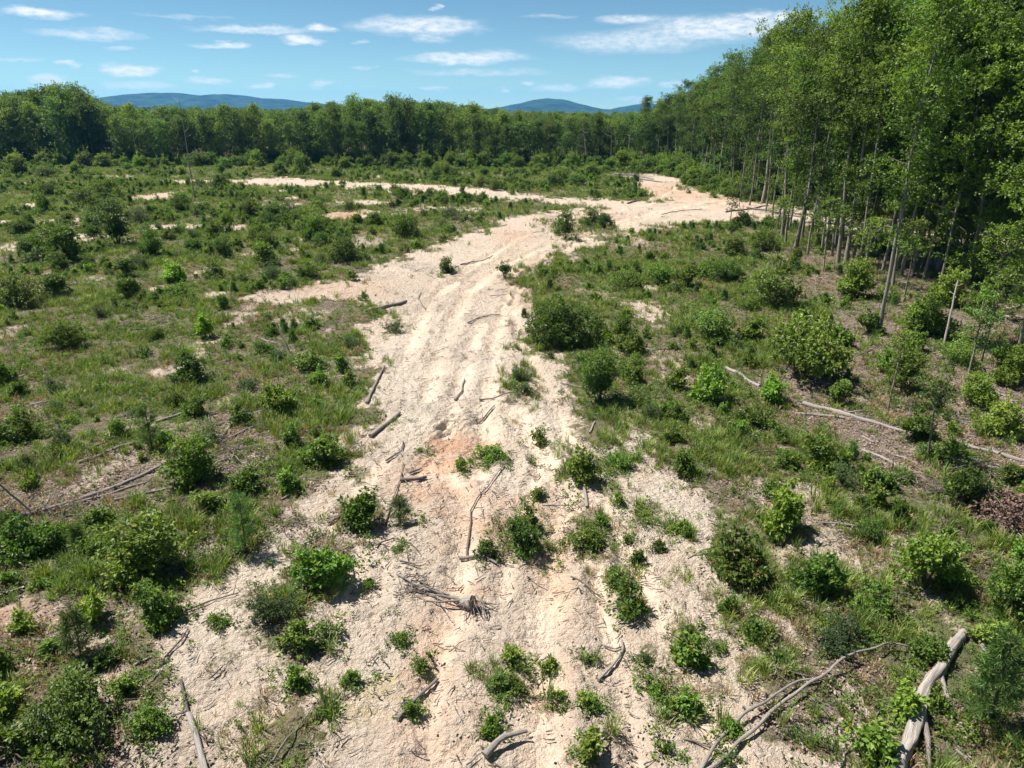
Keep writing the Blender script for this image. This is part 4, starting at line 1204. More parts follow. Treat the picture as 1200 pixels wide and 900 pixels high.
EDGE_TREES = [(917, 276, 22.5, 1, 'tall bare trunked tree nearest the track bend, its foot by a round bush'),
              (933, 288, 20.0, 3, 'tree right of the tall bare trunk at the track bend'),
              (893, 240, 23.0, 3, 'right of a pair of pale straight trunks beyond the track bend'),
              (886, 236, 21.5, 1, 'left of a pair of pale straight trunks beyond the track bend'),
              (843, 217, 22.0, 0, 'slender tree with pale trunk where the track meets the wood'),
              (858, 224, 21.0, 4, 'slender tree just right of the one where the track meets the wood'),
              (955, 262, 23.0, 3, 'tree with a pale trunk behind the sandy strip, left of the near trunks'),
              (982, 308, 22.0, 1, 'left of a close pair of dark trunks at the near edge of the wood'),
              (991, 310, 21.0, 0, 'right of a close pair of dark trunks at the near edge of the wood'),
              (1010, 292, 23.0, 2, 'dark trunk behind the close pair, before the sandy strip'),
              (1022, 284, 22.0, 0, 'dark trunk beside the sandy strip behind the close pair'),
              (1030, 391, 19.5, 4, 'nearest tall grey trunk, standing on the leaf litter'),
              (1050, 315, 22.5, 2, 'thick dark trunk right behind the nearest tall grey trunk'),
              (1075, 312, 22.5, 0, 'leaning dark trunk left of the pale leaning trunk'),
              (1092, 311, 23.5, 5, 'pale leaning trunk among the near trees on the right'),
              (1138, 288, 24.0, 5, 'pale thick trunk far right beside the sandy strip'),
              (1175, 330, 23.5, 2, 'big leafy tree at the right edge of the near wood'),
              (1232, 352, 23.5, 5, 'tree whose crown fills the upper right corner'),
              (1290, 395, 22.5, 2, 'nearest crown hanging in from the right edge'),
              (1215, 312, 24.0, 0, 'tree behind the crown that fills the upper right corner'),
              (968, 285, 22.0, 4, 'slim trunk between the track bend trees and the close pair'),
              (1112, 296, 23.0, 2, 'tree between the pale leaning trunk and the pale thick trunk')]
tree_pos = []
for px, py, h, i, lab in EDGE_TREES:
    c = gp(px, py); tree_pos.append(tuple(c))
    tree_at(c[0], c[1], h, lab, 'trees along the near edge of the wood', i=i, tilt=(rng.normal(0, .012), rng.normal(0, .018)))
near_items = []
for px, py, h, i in [(925, 268, 21, 6), (940, 279, 20, 4), (947, 297, 19, 6), (958, 281, 21, 4), (975, 300, 20, 6), (1000, 301, 21, 4), (1004, 319, 18, 6), (1016, 306, 21, 6), (1040, 300, 22, 4), (1046, 336, 19, 6), (1062, 301, 22, 1), (1085, 301, 22, 4),
                     (1102, 332, 20, 6), (1125, 311, 22, 1), (1150, 319, 22, 4), (1165, 301, 23, 3), (905, 258, 21, 6), (878, 243, 20, 6), (868, 236, 21, 4), (1190, 345, 22, 2), (1250, 400, 22, 7), (1186, 350, 20, 7), (1132, 336, 19, 7), (1222, 385, 20, 7), (1098, 318, 20, 7), (1160, 322, 21, 7), (897, 250, 21, 6), (912, 266, 20, 4), (921, 283, 20, 6), (938, 270, 21, 6), (952, 274, 21, 6), (963, 296, 20, 6), (979, 290, 21, 4), (987, 284, 22, 6), (995, 292, 21, 6), (1028, 300, 21, 6), (1034, 318, 20, 6), (1056, 322, 21, 4), (1070, 322, 21, 6), (1082, 326, 21, 6), (1118, 300, 22, 6)]:
    c = gp(px, py); tree_pos.append(tuple(c))
    near_items.append((tree_at(c[0], c[1], h, '', 'slim trunks of the near strip', i=i, tilt=(rng.normal(0, .012), rng.normal(0, .016))), px))
label_row(near_items, 'slim trunk', [(0, 'beyond the track bend'), (920, 'beside the tall bare trunk'), (950, 'around the close pair of dark trunks'), (1008, 'around the nearest grey trunk'), (1055, 'around the pale leaning trunk'), (1110, 'at the right end of the near strip')])
right_items = {0: [], 1: []}
# trees of the wood on the right: the visible depth of it
cand = rng.uniform((18, 55), (130, 230), (9000, 2))
fd = forest_depth(cand)
ex = np.interp(cand[:, 1], FOREST_EDGE[::-1, 1], FOREST_EDGE[::-1, 0])
order = np.argsort(fd + rng.uniform(0, 12, len(fd)))
n_in = 0
for j in order:
    x, y = cand[j]
    if n_in >= 112: break
    if fd[j] < 0.3 or fd[j] > 34 or y > FAR_Y + 25 or x / y > 0.83: continue
    if x < ex[j] - 2: continue
    if sand_at(cand[j])[0] > 0.3: continue
    dmin = 3.1 if fd[j] < 12 else 4.2
    if any((x - q[0]) ** 2 + (y - q[1]) ** 2 < dmin ** 2 for q in tree_pos): continue
    tree_pos.append((x, y)); n_in += 1
    hh = rng.uniform(20.5, 24.5) * float(np.interp(y, (95, 140, 170, 190), (1, .93, .8, .68)))
    right_items[int(fd[j] > 8)].append((tree_at(x, y, hh, 'tall slender tree inside the dense wood on the right' if fd[j] > 8 else 'tall slender tree along the far-reaching edge of the right-hand wood',
            'trees inside the right wood' if fd[j] > 8 else 'trees along the edge of the right wood', i=None, tilt=(rng.normal(0, .015), rng.normal(0, .015))), 600 + x / mpp(x, y)))

RM = [(-999, 'where the track leaves'), (815, 'left of the pale straight pair'), (850, 'next to the pale straight pair'), (895, 'behind the tall bare trunk'), (940, 'behind the close dark pair'), (1000, 'behind the nearest grey trunk'),
      (1060, 'behind the pale leaning trunk'), (1120, 'behind the pale thick trunk'), (1180, 'past the right edge trees')]
label_row(right_items[0], 'edge tree of right wood', RM)
label_row(right_items[1], 'inner tree of right wood', RM)
far_items = {0: [], 1: [], 2: []}
# the tree line at the far end of the clearing: its front trees
TOPS = np.array([(-160, 112), (0, 108), (60, 104), (100, 101), (122, 112), (140, 121), (200, 122), (240, 123), (290, 124), (340, 123), (370, 119), (400, 118), (430, 113), (470, 114), (500, 115), (540, 120), (580, 124),
                 (600, 127), (650, 128), (700, 129), (740, 127), (770, 122)], float)
n_far = 0
for row, (off, step) in enumerate(((0.5, 3.5), (4.5, 4.2), (9.5, 5.0))):
    x = -152.0
    while x < 42:
        x += step * rng.uniform(0.6, 1.45)
        yy = FAR_Y + 4 * float(fbm(x / 25, 0.0, 5, 2)) + off + rng.uniform(0, 2.5)
        px = 600 + x / ((yy * math.cos(PITCH) + CAM_H * math.sin(PITCH)) / FPX)
        if px < -90 or px > 800: continue
        if row == 2 and n_far > 118: continue
        d = px_dir(px, np.interp(px, TOPS[:, 0], TOPS[:, 1]))
        top = CAM_H + d[2] / d[1] * yy
        hh = (top if row else top * 0.9) * float(np.clip(rng.normal(.88, .10), .58, 1.03))
        tree_pos.append((x, yy)); n_far += 1
        far_items[row].append((tree_at(x, yy, hh, ('tree in the front row of the far wood closing the clearing', 'tree in the second row of the far wood closing the clearing', 'tree deep in the far wood closing the clearing')[row],
                ('front row of the far wood', 'second row of the far wood', 'back of the far wood')[row], TREES_FAR, 15.3, wide=rng.uniform(.8, 1.2)), px))
FM = [(-999, 'left of the long blue ridge'), (70, 'at the blue ridge foot'), (140, 'below the high blue ridge'), (210, 'below the blue ridge saddle'), (280, 'below the lower blue ridge'), (375, 'in the taller clump'),
      (470, 'between clump and round hill'), (590, 'below the round blue hill'), (700, 'where both woods meet')]
for row, tx in ((0, 'front tree of far wood'), (1, 'mid row tree of far wood'), (2, 'rear tree of far wood')):
    label_row(far_items[row], tx, FM)


# slim young trees on the forest side
for px, py, h, i, tl, lab in [(1040, 482, 3.6, 0, (0, .18), 'leaning dark stemmed sapling on the brown litter'), (1086, 540, 3.6, 0, (0, .08), 'tall thin sapling in two leafy tufts right of the leaning one'),
                              (1135, 440, 4.6, 1, (0, .05), 'sapling with pale stem in the shaded hollow'), (1150, 425, 5.0, 3, (0, .1), 'sapling behind the pale stemmed one in the shaded hollow'),
                              (1120, 330, 6.0, 0, (0, 0), 'dark young tree behind the top of the leaning snag'), (855, 262, 5.5, 1, (0, 0), 'young tree alone by the track bend before the pale trunks'),
                              (905, 288, 5.0, 0, (0, 0), 'young leafy tree beside the tall bare trunk'), (965, 318, 6.0, 2, (0, 0), 'young bright tree left of the close pair of trunks'),
                              (1010, 330, 5.0, 2, (0, 0), 'bright sapling right of the close pair of trunks'), (1060, 345, 5.5, 2, (0, 0), 'bright sapling behind the nearest grey trunk'),
                              (1190, 420, 6.5, 3, (0, 0), 'sapling at the right edge over the shaded hollow'), (1160, 372, 6.0, 2, (0, 0), 'sunlit sapling behind the shaded hollow'),
                              (1098, 455, 3.0, 1, (0, .1), 'short sapling between the two leaning saplings')]:
    c = gp(px, py)
    tree_at(c[0], c[1], h, lab, 'saplings of the forest edge', SAPLINGS, 5.0, i=i, tilt=tl, name='sapling', rz=rng.uniform(0, 6.28))
c = gp(38, 600)
tree_at(c[0], c[1], 3.4, 'dark leaning sapling cut by the left edge of the view', None, SAPLINGS, 5.0, i=0, tilt=(0, -0.75), name='sapling', rz=0.0)

# ------------------------------------------------------------------ dead wood
LOG_PTS = []


def log(px_pts, r0, r1, label, name='fallen_log', mat='log', cat='log', group='dead wood on the ground', lift=0.0, stubs=0, knob=0.12, sides=9, bend=0.03, forks=()):
    """A log or branch lying on the ground along a pixel polyline."""
    P = gp(*np.array(px_pts, float).T) if len(px_pts) > 1 else None
    seg = np.linalg.norm(np.diff(P, axis=0), axis=1); L = np.concatenate([[0], np.cumsum(seg)])
    n = int(np.clip(L[-1] / max(0.12, r0), 9, 46))
    s = np.linspace(0, L[-1], n)
    X = np.interp(s, L, P[:, 0]); Y = np.interp(s, L, P[:, 1])
    X = X + bend * L[-1] ** .5 * fbm(s / 1.5, s * 0 + len(label), int(abs(P[0, 0] * 100)) % 999, 2); Y = Y + bend * L[-1] ** .5 * fbm(s / 1.3, s * 0 + 5, int(abs(P[0, 1] * 100)) % 999, 2)
    rad = np.linspace(r0, r1, n)
    zg = height(np.stack([X, Y], 1))
    zg = np.convolve(np.pad(zg, 2, 'edge'), np.ones(5) / 5, 'valid')
    Z = zg + rad * 0.42 + 0.015 + (np.linspace(0, lift, n) if np.isscalar(lift) else np.interp(np.linspace(0, 1, n), np.linspace(0, 1, len(lift)), lift))
    path = np.stack([X, Y, Z], 1)
    org = path[0].copy()
    for u in np.linspace(0, 1, int(L[-1] / .3) + 2): LOG_PTS.append((np.interp(u, np.linspace(0, 1, n), X), np.interp(u, np.linspace(0, 1, n), Y), r0))
    g = Geo()
    rr = np.random.default_rng(int(abs(P[0, 0] * 1000 + P[0, 1] * 77)) % 100000)
    rad = rad * (1 + 0.5 * knob * rr.uniform(-1, 1, n))
    tube(g, path - org, rad, sides, 0, knob, int(rr.integers(1e6)))
    o = link(name, g.mesh(name, [M[mat]]), None, org)
    tag(o, label, cat, group)
    for q in range(stubs):
        f = rr.uniform(0.2, 0.95); b = np.array([np.interp(f, np.linspace(0, 1, n), path[:, j]) for j in range(3)]) - org
        ln = rr.uniform(0.2, 0.8) * (1 + 2 * r0)
        a = rr.uniform(0, 6.28); e = rr.uniform(-0.05, 0.8)
        d = np.array([math.cos(a) * math.cos(e), math.sin(a) * math.cos(e), math.sin(e)])
        gg = Geo(); m_ = b + d * ln * .5 + rr.normal(0, .05, 3)
        tube(gg, np.array([b, m_, b + d * ln]), np.array([.5, .38, .15]) * r0 * rr.uniform(.5, .9), 5, 0, .1, q)
        link('branch', gg.mesh('branch', [M[mat]]), o)
    return o


LOGS = [
    ([(0, 614), (80, 592), (140, 572), (200, 545)], .13, .08, 'long grey pole lying below the pine seedling in the left meadow', 'log', 2),
    ([(60, 600), (115, 585), (172, 568)], .09, .05, 'thin grey pole just above the longest pole of the left meadow', 'log', 1),
    ([(92, 545), (160, 521)], .10, .07, 'short pale log above the long grey pole at left', 'log', 0),
    ([(108, 528), (175, 500)], .06, .03, 'thin dark stick above the short pale log at left', 'log_dark', 0),
    ([(183, 497), (232, 479)], .08, .06, 'short grey pole high in the left meadow', 'log', 0),
    ([(258, 520), (272, 502), (285, 484)], .10, .06, 'stout grey branch pointing up the slope by the yellow-green bush', 'log', 1),
    ([(248, 524), (275, 515), (302, 502)], .08, .05, 'grey branch crossing the stout one by the yellow-green bush', 'log', 1),
    ([(290, 492), (318, 480)], .06, .05, 'short piece of wood above the crossed grey branches', 'log', 0),
    ([(158, 384), (192, 382)], .07, .06, 'short pale stick in the middle of the left meadow', 'bark_pale', 0),
    ([(10, 440), (28, 436)], .06, .05, 'short pale stick at the left edge of the meadow', 'bark_pale', 0),
    ([(250, 580), (195, 592)], .07, .04, 'dark stick under the yellow-green bush', 'log_dark', 1),
    ([(135, 590), (195, 578)], .08, .05, 'grey stick between the long poles and the yellow-green bush', 'log', 1),
    ([(62, 820), (95, 785), (130, 757)], .13, .10, 'straight pale log in the lower left above the big dark bush', 'bark_pale', 0),
    ([(-6, 880), (14, 860), (34, 842)], .10, .09, 'pale log end at the left edge beside the big dark bush', 'bark_pale', 0),
    ([(-8, 902), (25, 885), (60, 868)], .06, .04, 'thin grey branch in the lower left corner', 'log', 3),
    ([(222, 838), (232, 868), (244, 915)], .10, .12, 'pale pole running out of the bottom edge on the left sand', 'bark_pale', 0),
    ([(213, 800), (222, 838)], .06, .05, 'thin dark pole leading to the pale pole at the bottom left', 'log_dark', 0),
    ([(143, 868), (147, 852), (153, 842), (145, 832)], .07, .05, 'short crooked pale stick right of the corner bush', 'bark_pale', 0),
    ([(158, 783), (178, 775)], .05, .04, 'short pale stick on the sand edge above the corner bush', 'bark_pale', 0),
    ([(195, 775), (215, 752), (222, 740)], .05, .03, 'dark curved root on the sand below the left thicket', 'log_dark', 1),
    ([(212, 720), (245, 708), (280, 698)], .045, .025, 'long thin dark root on the sand right of the left thicket', 'log_dark', 1),
    ([(246, 798), (262, 783)], .04, .03, 'short dark stick alone on the left sand', 'log_dark', 0),
    ([(235, 735), (258, 722), (255, 738)], .03, .02, 'forked twig on the left sand', 'log_dark', 1),
    ([(385, 616), (410, 602)], .06, .05, 'dark stick beside the leafy bush on the sand edge', 'log_dark', 0),
    ([(428, 368), (452, 361), (476, 354)], .17, .13, 'grey log lying across the left edge of the upper track', 'log', 0),
    ([(430, 476), (440, 455), (450, 433)], .09, .06, 'grey pole pointing up along the left edge of the track', 'log', 0),
    ([(434, 516), (452, 502), (469, 488)], .12, .09, 'split grey log on the left edge of the track', 'log', 0),
    ([(453, 545), (470, 532), (472, 522)], .05, .03, 'dark twisted stick below the split grey log', 'log_dark', 1),
    ([(470, 570), (486, 569), (500, 565)], .09, .08, 'short thick dark log on the sand left of the clay patch', 'log_dark', 0),
    ([(480, 562), (495, 553)], .05, .04, 'short stick above the short thick dark log', 'log_dark', 0),
    ([(534, 472), (542, 460), (544, 446)], .06, .04, 'small upright grey stick in mid track', 'log', 0),
    ([(548, 652), (549, 625), (553, 600), (570, 578), (588, 550)], .055, .02, 'long half buried branch curving down mid track to the root stump', 'log_dark', 1),
    ([(538, 652), (558, 655), (582, 667)], .09, .05, 'broken grey branch end above the root stump', 'log', 1),
    ([(548, 380), (565, 373), (586, 369)], .05, .03, 'thin dark branch on the upper track', 'log_dark', 1),
    ([(562, 474), (585, 470), (606, 465)], .04, .03, 'thin stick left of the two bluish seedlings', 'log_dark', 1),
    ([(562, 498), (572, 488), (580, 482)], .05, .03, 'dark stick above the orange clay patch', 'log_dark', 1),
    ([(540, 312), (560, 305), (577, 299)], .06, .05, 'dark stick in a rut of the upper track', 'log_dark', 0),
    ([(612, 327), (630, 313), (646, 300)], .07, .05, 'dark branch along a rut near the upright bush', 'log_dark', 1),
    ([(498, 362), (490, 350), (494, 344)], .05, .03, 'small dark root on the upper track', 'log_dark', 0),
    ([(466, 845), (488, 815), (512, 789)], .09, .06, 'long smooth grey pole lying on the sand at the bottom', 'log', 0),
    ([(478, 692), (500, 694), (526, 699)], .08, .06, 'grey root leading left from the root stump', 'log', 2),
    ([(466, 676), (490, 688), (515, 694)], .05, .03, 'upper thin root left of the root stump', 'log', 2),
    ([(470, 664), (492, 668), (500, 664)], .04, .02, 'thin curled twig above the roots left of the stump', 'log_dark', 1),
    ([(452, 622), (458, 600), (470, 570), (472, 548)], .045, .025, 'long thin dark branch along the left of the track', 'log_dark', 2),
    ([(440, 645), (462, 632), (480, 640), (490, 650)], .04, .02, 'thin branch on the sand left of the root stump', 'log_dark', 2),
    ([(668, 684), (686, 694), (708, 703)], .04, .02, 'thin arching twig right of the washed sand', 'log_dark', 1),
    ([(700, 796), (716, 782), (730, 762), (728, 752)], .07, .05, 'crooked grey branch on the sand right of centre', 'log', 0),
    ([(708, 756), (722, 760), (730, 758)], .05, .03, 'short fork beside the crooked grey branch', 'log', 1),
    ([(688, 604), (684, 578)], .08, .07, 'pale upright stick at the foot of the bright seedling', 'bark_pale', 0),
    ([(690, 512), (697, 498)], .05, .05, 'pale stone coloured stick below the tall dark bush', 'bark_pale', 0),
    ([(850, 432), (868, 441), (890, 454)], .11, .10, 'upper end of a pale log left of the lime green sapling', 'bark_pale', 0),
    ([(940, 476), (975, 484), (1015, 495), (1062, 507)], .16, .10, 'long pale log lying on the leaf litter', 'bark_pale', 2),
    ([(932, 486), (960, 489), (988, 493)], .10, .08, 'second pale log alongside the long one on the litter', 'bark_pale', 0),
    ([(1010, 530), (1035, 540), (1068, 556)], .09, .06, 'grey log below the long pale log on the litter', 'log', 1),
    ([(1010, 514), (1024, 519)], .06, .05, 'short pale stick below the long pale log', 'bark_pale', 0),
    ([(998, 418), (1022, 410)], .07, .05, 'short dark stick on the brown litter', 'log_dark', 0),
    ([(960, 617), (990, 619), (1022, 622)], .06, .05, 'pale stick on the weedy slope right of the rusty bush', 'bark_pale', 0),
    ([(1130, 360), (1155, 366), (1180, 373)], .12, .08, 'pale log in sun above the shaded hollow', 'bark_pale', 1),
    ([(1152, 386), (1162, 377), (1178, 373)], .09, .06, 'crooked pale branch joining the sunlit log', 'bark_pale', 0),
    ([(1175, 364), (1200, 357), (1220, 355)], .14, .12, 'grey log at the right edge above the shaded hollow', 'log', 0),
    ([(1130, 525), (1165, 535), (1215, 550)], .13, .10, 'upper of the heaped grey logs at the right edge', 'log', 2),
    ([(1120, 540), (1160, 552), (1215, 562)], .11, .08, 'lower of the heaped grey logs at the right edge', 'log', 2),
    ([(1108, 546), (1125, 542), (1140, 533)], .06, .04, 'pale curved branch left of the heaped grey logs', 'bark_pale', 1),
    ([(1090, 580), (1115, 578), (1135, 590)], .05, .03, 'thin arching grey branch above the dead leaf pile', 'log', 1),
    ([(1020, 290), (1034, 265)], .10, .08, 'pale broken trunk leaning on the sandy strip behind the trunks', 'bark_pale', 0),
    ([(875, 246), (905, 250), (940, 256)], .14, .10, 'dark log heaped beside the track bend', 'log_dark', 2),
    ([(850, 250), (880, 247), (900, 244)], .12, .08, 'dark broken log at the foot of the pale trunks', 'log_dark', 2),
    ([(720, 206), (740, 207), (765, 212)], .25, .18, 'grey log in the pile where the track leaves the clearing', 'log', 3),
    ([(728, 209), (750, 212), (775, 215)], .22, .16, 'lower grey log in the pile where the track leaves the clearing', 'log', 3),
    ([(980, 292), (1010, 287), (1040, 283)], .12, .09, 'dark log behind the close pair of trunks', 'log_dark', 1),
    ([(1140, 285), (1165, 280), (1185, 276)], .14, .1, 'pale log under the pale thick trunk at far right', 'bark_pale', 1),
    ([(1150, 757), (1158, 770), (1166, 784)], .09, .03, 'pale splintered wood right of the big weathered log', 'bark_pale', 1),
    ([(1060, 760), (1075, 762), (1088, 768)], .06, .04, 'grey branch tip beyond the arching forked branch', 'log', 0),
    ([(1120, 880), (1140, 895), (1150, 905)], .05, .04, 'grey stick right of the big weathered log', 'log', 1),
    ([(330, 590), (352, 575)], .05, .04, 'thin pale stick at the upper edge of the left sand', 'bark_pale', 0),
    ([(240, 600), (262, 585), (275, 582)], .06, .04, 'dark branch right of the yellow-green bush', 'log_dark', 1),
    ([(0, 700), (30, 690)], .06, .05, 'grey stick at the left edge below the broad bush', 'log', 1),
    ([(300, 395), (325, 402)], .05, .04, 'grey stick left of the pale upright stick in the meadow', 'log', 1),
    ([(640, 232), (660, 234)], .12, .1, 'dark log on the far sand strip', 'log_dark', 1),
    ([(735, 240), (752, 236)], .14, .1, 'dark lump of wood on the track before the far pile', 'log_dark', 1),
    ([(775, 252), (805, 248), (822, 247)], .07, .04, 'dark slash lying along the track bend', 'log_dark', 3),
]
for pts, r0, r1, lab, mt, st in LOGS:
    thick = r0 >= .08
    kf = np.interp(pts[0][1], (450, 760), (.85, .6))
    log(pts, r0 * kf, r1 * kf, lab, 'fallen_log' if thick else 'fallen_branch', mt, 'log' if thick else 'branch', 'dead wood on the ground', stubs=st, sides=9 if thick else 6, bend=0.05 if not thick else 0.03)

# the big weathered log and the forked branch, lower right
o = log([(1050, 925), (1064, 880), (1078, 842), (1086, 812), (1098, 786), (1112, 764), (1125, 740)], .15, .11, 'big twisted weathered grey log in the lower right', 'fallen_log', 'log', 'log', None, knob=.30, sides=18, bend=.10, lift=[.05, .12, .1, .02])
g = Geo(); c0 = gp(1078, 845) - np.array(o.location[:2]); c1 = gp(1088, 905) - np.array(o.location[:2])
tube(g, np.array([[c0[0], c0[1], .1], [(c0[0] + c1[0]) / 2 + .05, (c0[1] + c1[1]) / 2, .08], [c1[0], c1[1], .0]]), [.09, .07, .03], 9, 0, .35, 3)
link('branch', g.mesh('branch', [M['log']]), o)
g = Geo(); c0 = gp(1100, 800) - np.array(o.location[:2]); c1 = gp(1112, 830) - np.array(o.location[:2])
tube(g, np.array([[c0[0], c0[1], .1], [c1[0], c1[1], .02]]), [.07, .03], 8, 0, .3, 4)
link('branch', g.mesh('branch', [M['log']]), o)
o = log([(815, 902), (838, 868), (868, 842), (905, 820), (935, 806), (958, 800)], .045, .024, 'left arm of the forked grey branch in the lower right', 'fallen_branch', 'log', 'branch', 'forked branch', knob=.15, lift=[0, .1, .15, .1], stubs=2, bend=.08)
o = log([(822, 902), (858, 880), (890, 850), (902, 838), (940, 818), (975, 798), (1000, 776), (1030, 764), (1058, 766), (1086, 770)], .048, .02, 'long arching right arm of the forked grey branch in the lower right', 'fallen_branch', 'log', 'branch', 'forked branch', knob=.15,
        lift=[0, .05, .12, .2, .3, .25, .1], stubs=4, bend=.08)
# broken slab
o = log([(568, 884), (585, 870), (618, 858)], .11, .04, 'broken grey slab of wood tilted on the sand at the bottom', 'broken_slab', 'log', 'wood slab', None, knob=.3, lift=[.0, .16, .12], sides=6)


def stick_up(px, py, h, leanv, r0, label, name='dead_snag', mat='bark_pale', stubs=3, top=0.35):
    c = gp(px, py); z = gz(*c)
    g = Geo(); rr = np.random.default_rng(int(px * 13 + py))
    kk = np.linspace(0, 1, 9)
    p = np.stack([leanv[0] * kk ** 1.15, leanv[1] * kk ** 1.15, h * kk], 1); p += rr.normal(0, .005 * h, p.shape) * kk[:, None]; p[0, 2] = -.15
    tube(g, p, r0 * (1 - (1 - top) * kk), 7, 0, .12, int(px))
    o = link(name, g.mesh(name, [M[mat]]), None, (c[0], c[1], z)); tag(o, label, 'dead trunk', 'standing dead trunks')
    for q in range(stubs):
        f = rr.uniform(.4, .98); b = np.array([np.interp(f, kk, p[:, j]) for j in range(3)])
        a = rr.uniform(0, 6.28); d = np.array([math.cos(a), math.sin(a), rr.uniform(-.1, .8)]); ln = h * rr.uniform(.05, .14)
        gg = Geo(); tube(gg, np.array([b, b + d * ln * .5 + rr.normal(0, .03, 3), b + d * ln]), np.array([.4, .3, .12]) * r0, 4, 0)
        link('branch', gg.mesh('branch', [M[mat]]), o)


stick_up(1104, 413, 4.0, (0.75, 1.2), .07, 'pale bare trunk leaning to the right over the shaded hollow', stubs=2, top=.7)
stick_up(229, 237, 14.2, (-0.2, 0.0), .10, 'thin crooked dead trunk standing alone in the far left meadow', mat='bark_pale', stubs=4)
stick_up(340, 413, 1.9, (-.95, .6), .05, 'pale forked stick standing up in the left meadow', stubs=2)
stick_up(1078, 318, 4.0, (.5, .2), .07, 'short dead trunk among the near trees', mat='bark', stubs=3)
stick_up(162, 193, 9.5, (.2, -.4), .16, 'pale dead stem before the far wood at left', stubs=2)
stick_up(688, 194, 11.0, (-1.6, 0), .17, 'pale dead trunk leaning before the far wood near the middle', stubs=4)
stick_up(735, 197, 10.0, (.4, 0), .15, 'grey dead stem where the far wood meets the right wood', mat='bark', stubs=6)
stick_up(716, 195, 9.0, (-.3, 0), .14, 'second grey dead stem near the meeting of the woods', mat='bark', stubs=6)
stick_up(866, 244, 4.6, (.1, .2), .06, 'thin dead stem by the track bend', mat='bark', stubs=3)
stick_up(822, 214, 6.5, (.7, .2), .09, 'pale dead stem leaning at the edge of the right wood', stubs=3)


# root stump with splayed roots
def root_stump():
    c = gp(550, 716); z = gz(*c)
    e = bpy.data.objects.new('root_stump', None); COL.objects.link(e); e.location = (c[0], c[1], z)
    tag(e, 'torn up root stump with splayed grey roots in mid track', 'stump')
    rr = np.random.default_rng(5)
    g = Geo(); tube(g, [[-.42, .38, .04], [-.25, .28, .10], [-.05, .16, .17], [.10, .06, .22]], [.07, .11, .16, .19], 12, 0, .45, 2); link('stump_body', g.mesh('stump_body', [M['log']]), e)
    for i in range(26):
        a = -math.pi / 2 + rr.normal(0.35, .75); ln = rr.uniform(.18, .5)
        b = np.array([rr.uniform(-.15, .38), rr.uniform(-.02, .25), rr.uniform(.04, .34)])
        d = np.array([math.cos(a), math.sin(a), rr.uniform(-.3, .3)])
        k = np.linspace(0, 1, 6)[:, None]
        p = b + d * ln * k + np.array([rr.normal(0, .12), rr.normal(0, .12), 0]) * k ** 2; p[:, 2] = np.maximum(p[:, 2] - .3 * k[:, 0] ** 2 * ln, -.01) + .01
        gg = Geo(); tube(gg, p, rr.uniform(.010, .026) * (1 - .8 * k[:, 0]) + .004, 5, 0, .15, i); link('root', gg.mesh('root', [M['log_dark' if i % 2 else 'log']]), e)
    for a, ln in ((2.75, 1.5), (3.05, 1.1), (2.5, 1.0)):
        k = np.linspace(0, 1, 7)[:, None]; d = np.array([math.cos(a), math.sin(a), 0])
        p = np.array([-.1, .2, .18]) + d * ln * k + rr.normal(0, .04, (7, 3)) * k; p[:, 2] = .18 - .14 * k[:, 0]
        gg = Geo(); tube(gg, p, .035 * (1 - .7 * k[:, 0]) + .005, 6, 0, .15, int(a * 10)); link('root', gg.mesh('root', [M['log']]), e)


root_stump()


def brush_pile(px, py, rad, n, label, dead_leaf=0, seed=1, hgt=.5):
    c = gp(px, py); z = gz(*c); rr = np.random.default_rng(seed)
    e = bpy.data.objects.new('brush_pile', None); COL.objects.link(e); e.location = (c[0], c[1], z); tag(e, label, 'brush pile', 'brush piles')
    for i in range(n):
        a = rr.uniform(0, 6.28); ln = rad * rr.uniform(.5, 1.4); q = rr.normal(0, rad * .35, 2)
        k = np.linspace(-.5, .5, 6)[:, None]; d = np.array([math.cos(a), math.sin(a), 0])
        p = np.array([q[0], q[1], 0]) + d * ln * k + rr.normal(0, .05 * rad, (6, 3))
        p[:, 2] = rr.uniform(.03, hgt) * (1 - np.abs(k[:, 0])) + .04 + rr.normal(0, .03, 6)
        gg = Geo(); tube(gg, p, rr.uniform(.005, .020) * (1 - .7 * (k[:, 0] + .5)) + .004, 5, 0, .1, i); link('branch', gg.mesh('branch', [M[('log', 'log_dark', 'twig')[i % 3]]]), e)
    if dead_leaf:
        g = Geo(); m_ = dead_leaf // 6
        tips = rr.normal(0, 1, (m_, 3)) * np.array([rad * .42, rad * .42, .05]); tips[:, 2] = np.abs(tips[:, 2]) + hgt * rr.uniform(.1, 1, m_) * np.exp(-(tips[:, 0] ** 2 + tips[:, 1] ** 2) / rad ** 2)
        rosettes(g, rr, tips, rr.normal(0, 1, (m_, 3)), 6, .13, .085, rr.uniform(0, 1, m_)); link('dead_leaves', g.mesh('dead_leaves', [M['brown_leaf']], False), e)


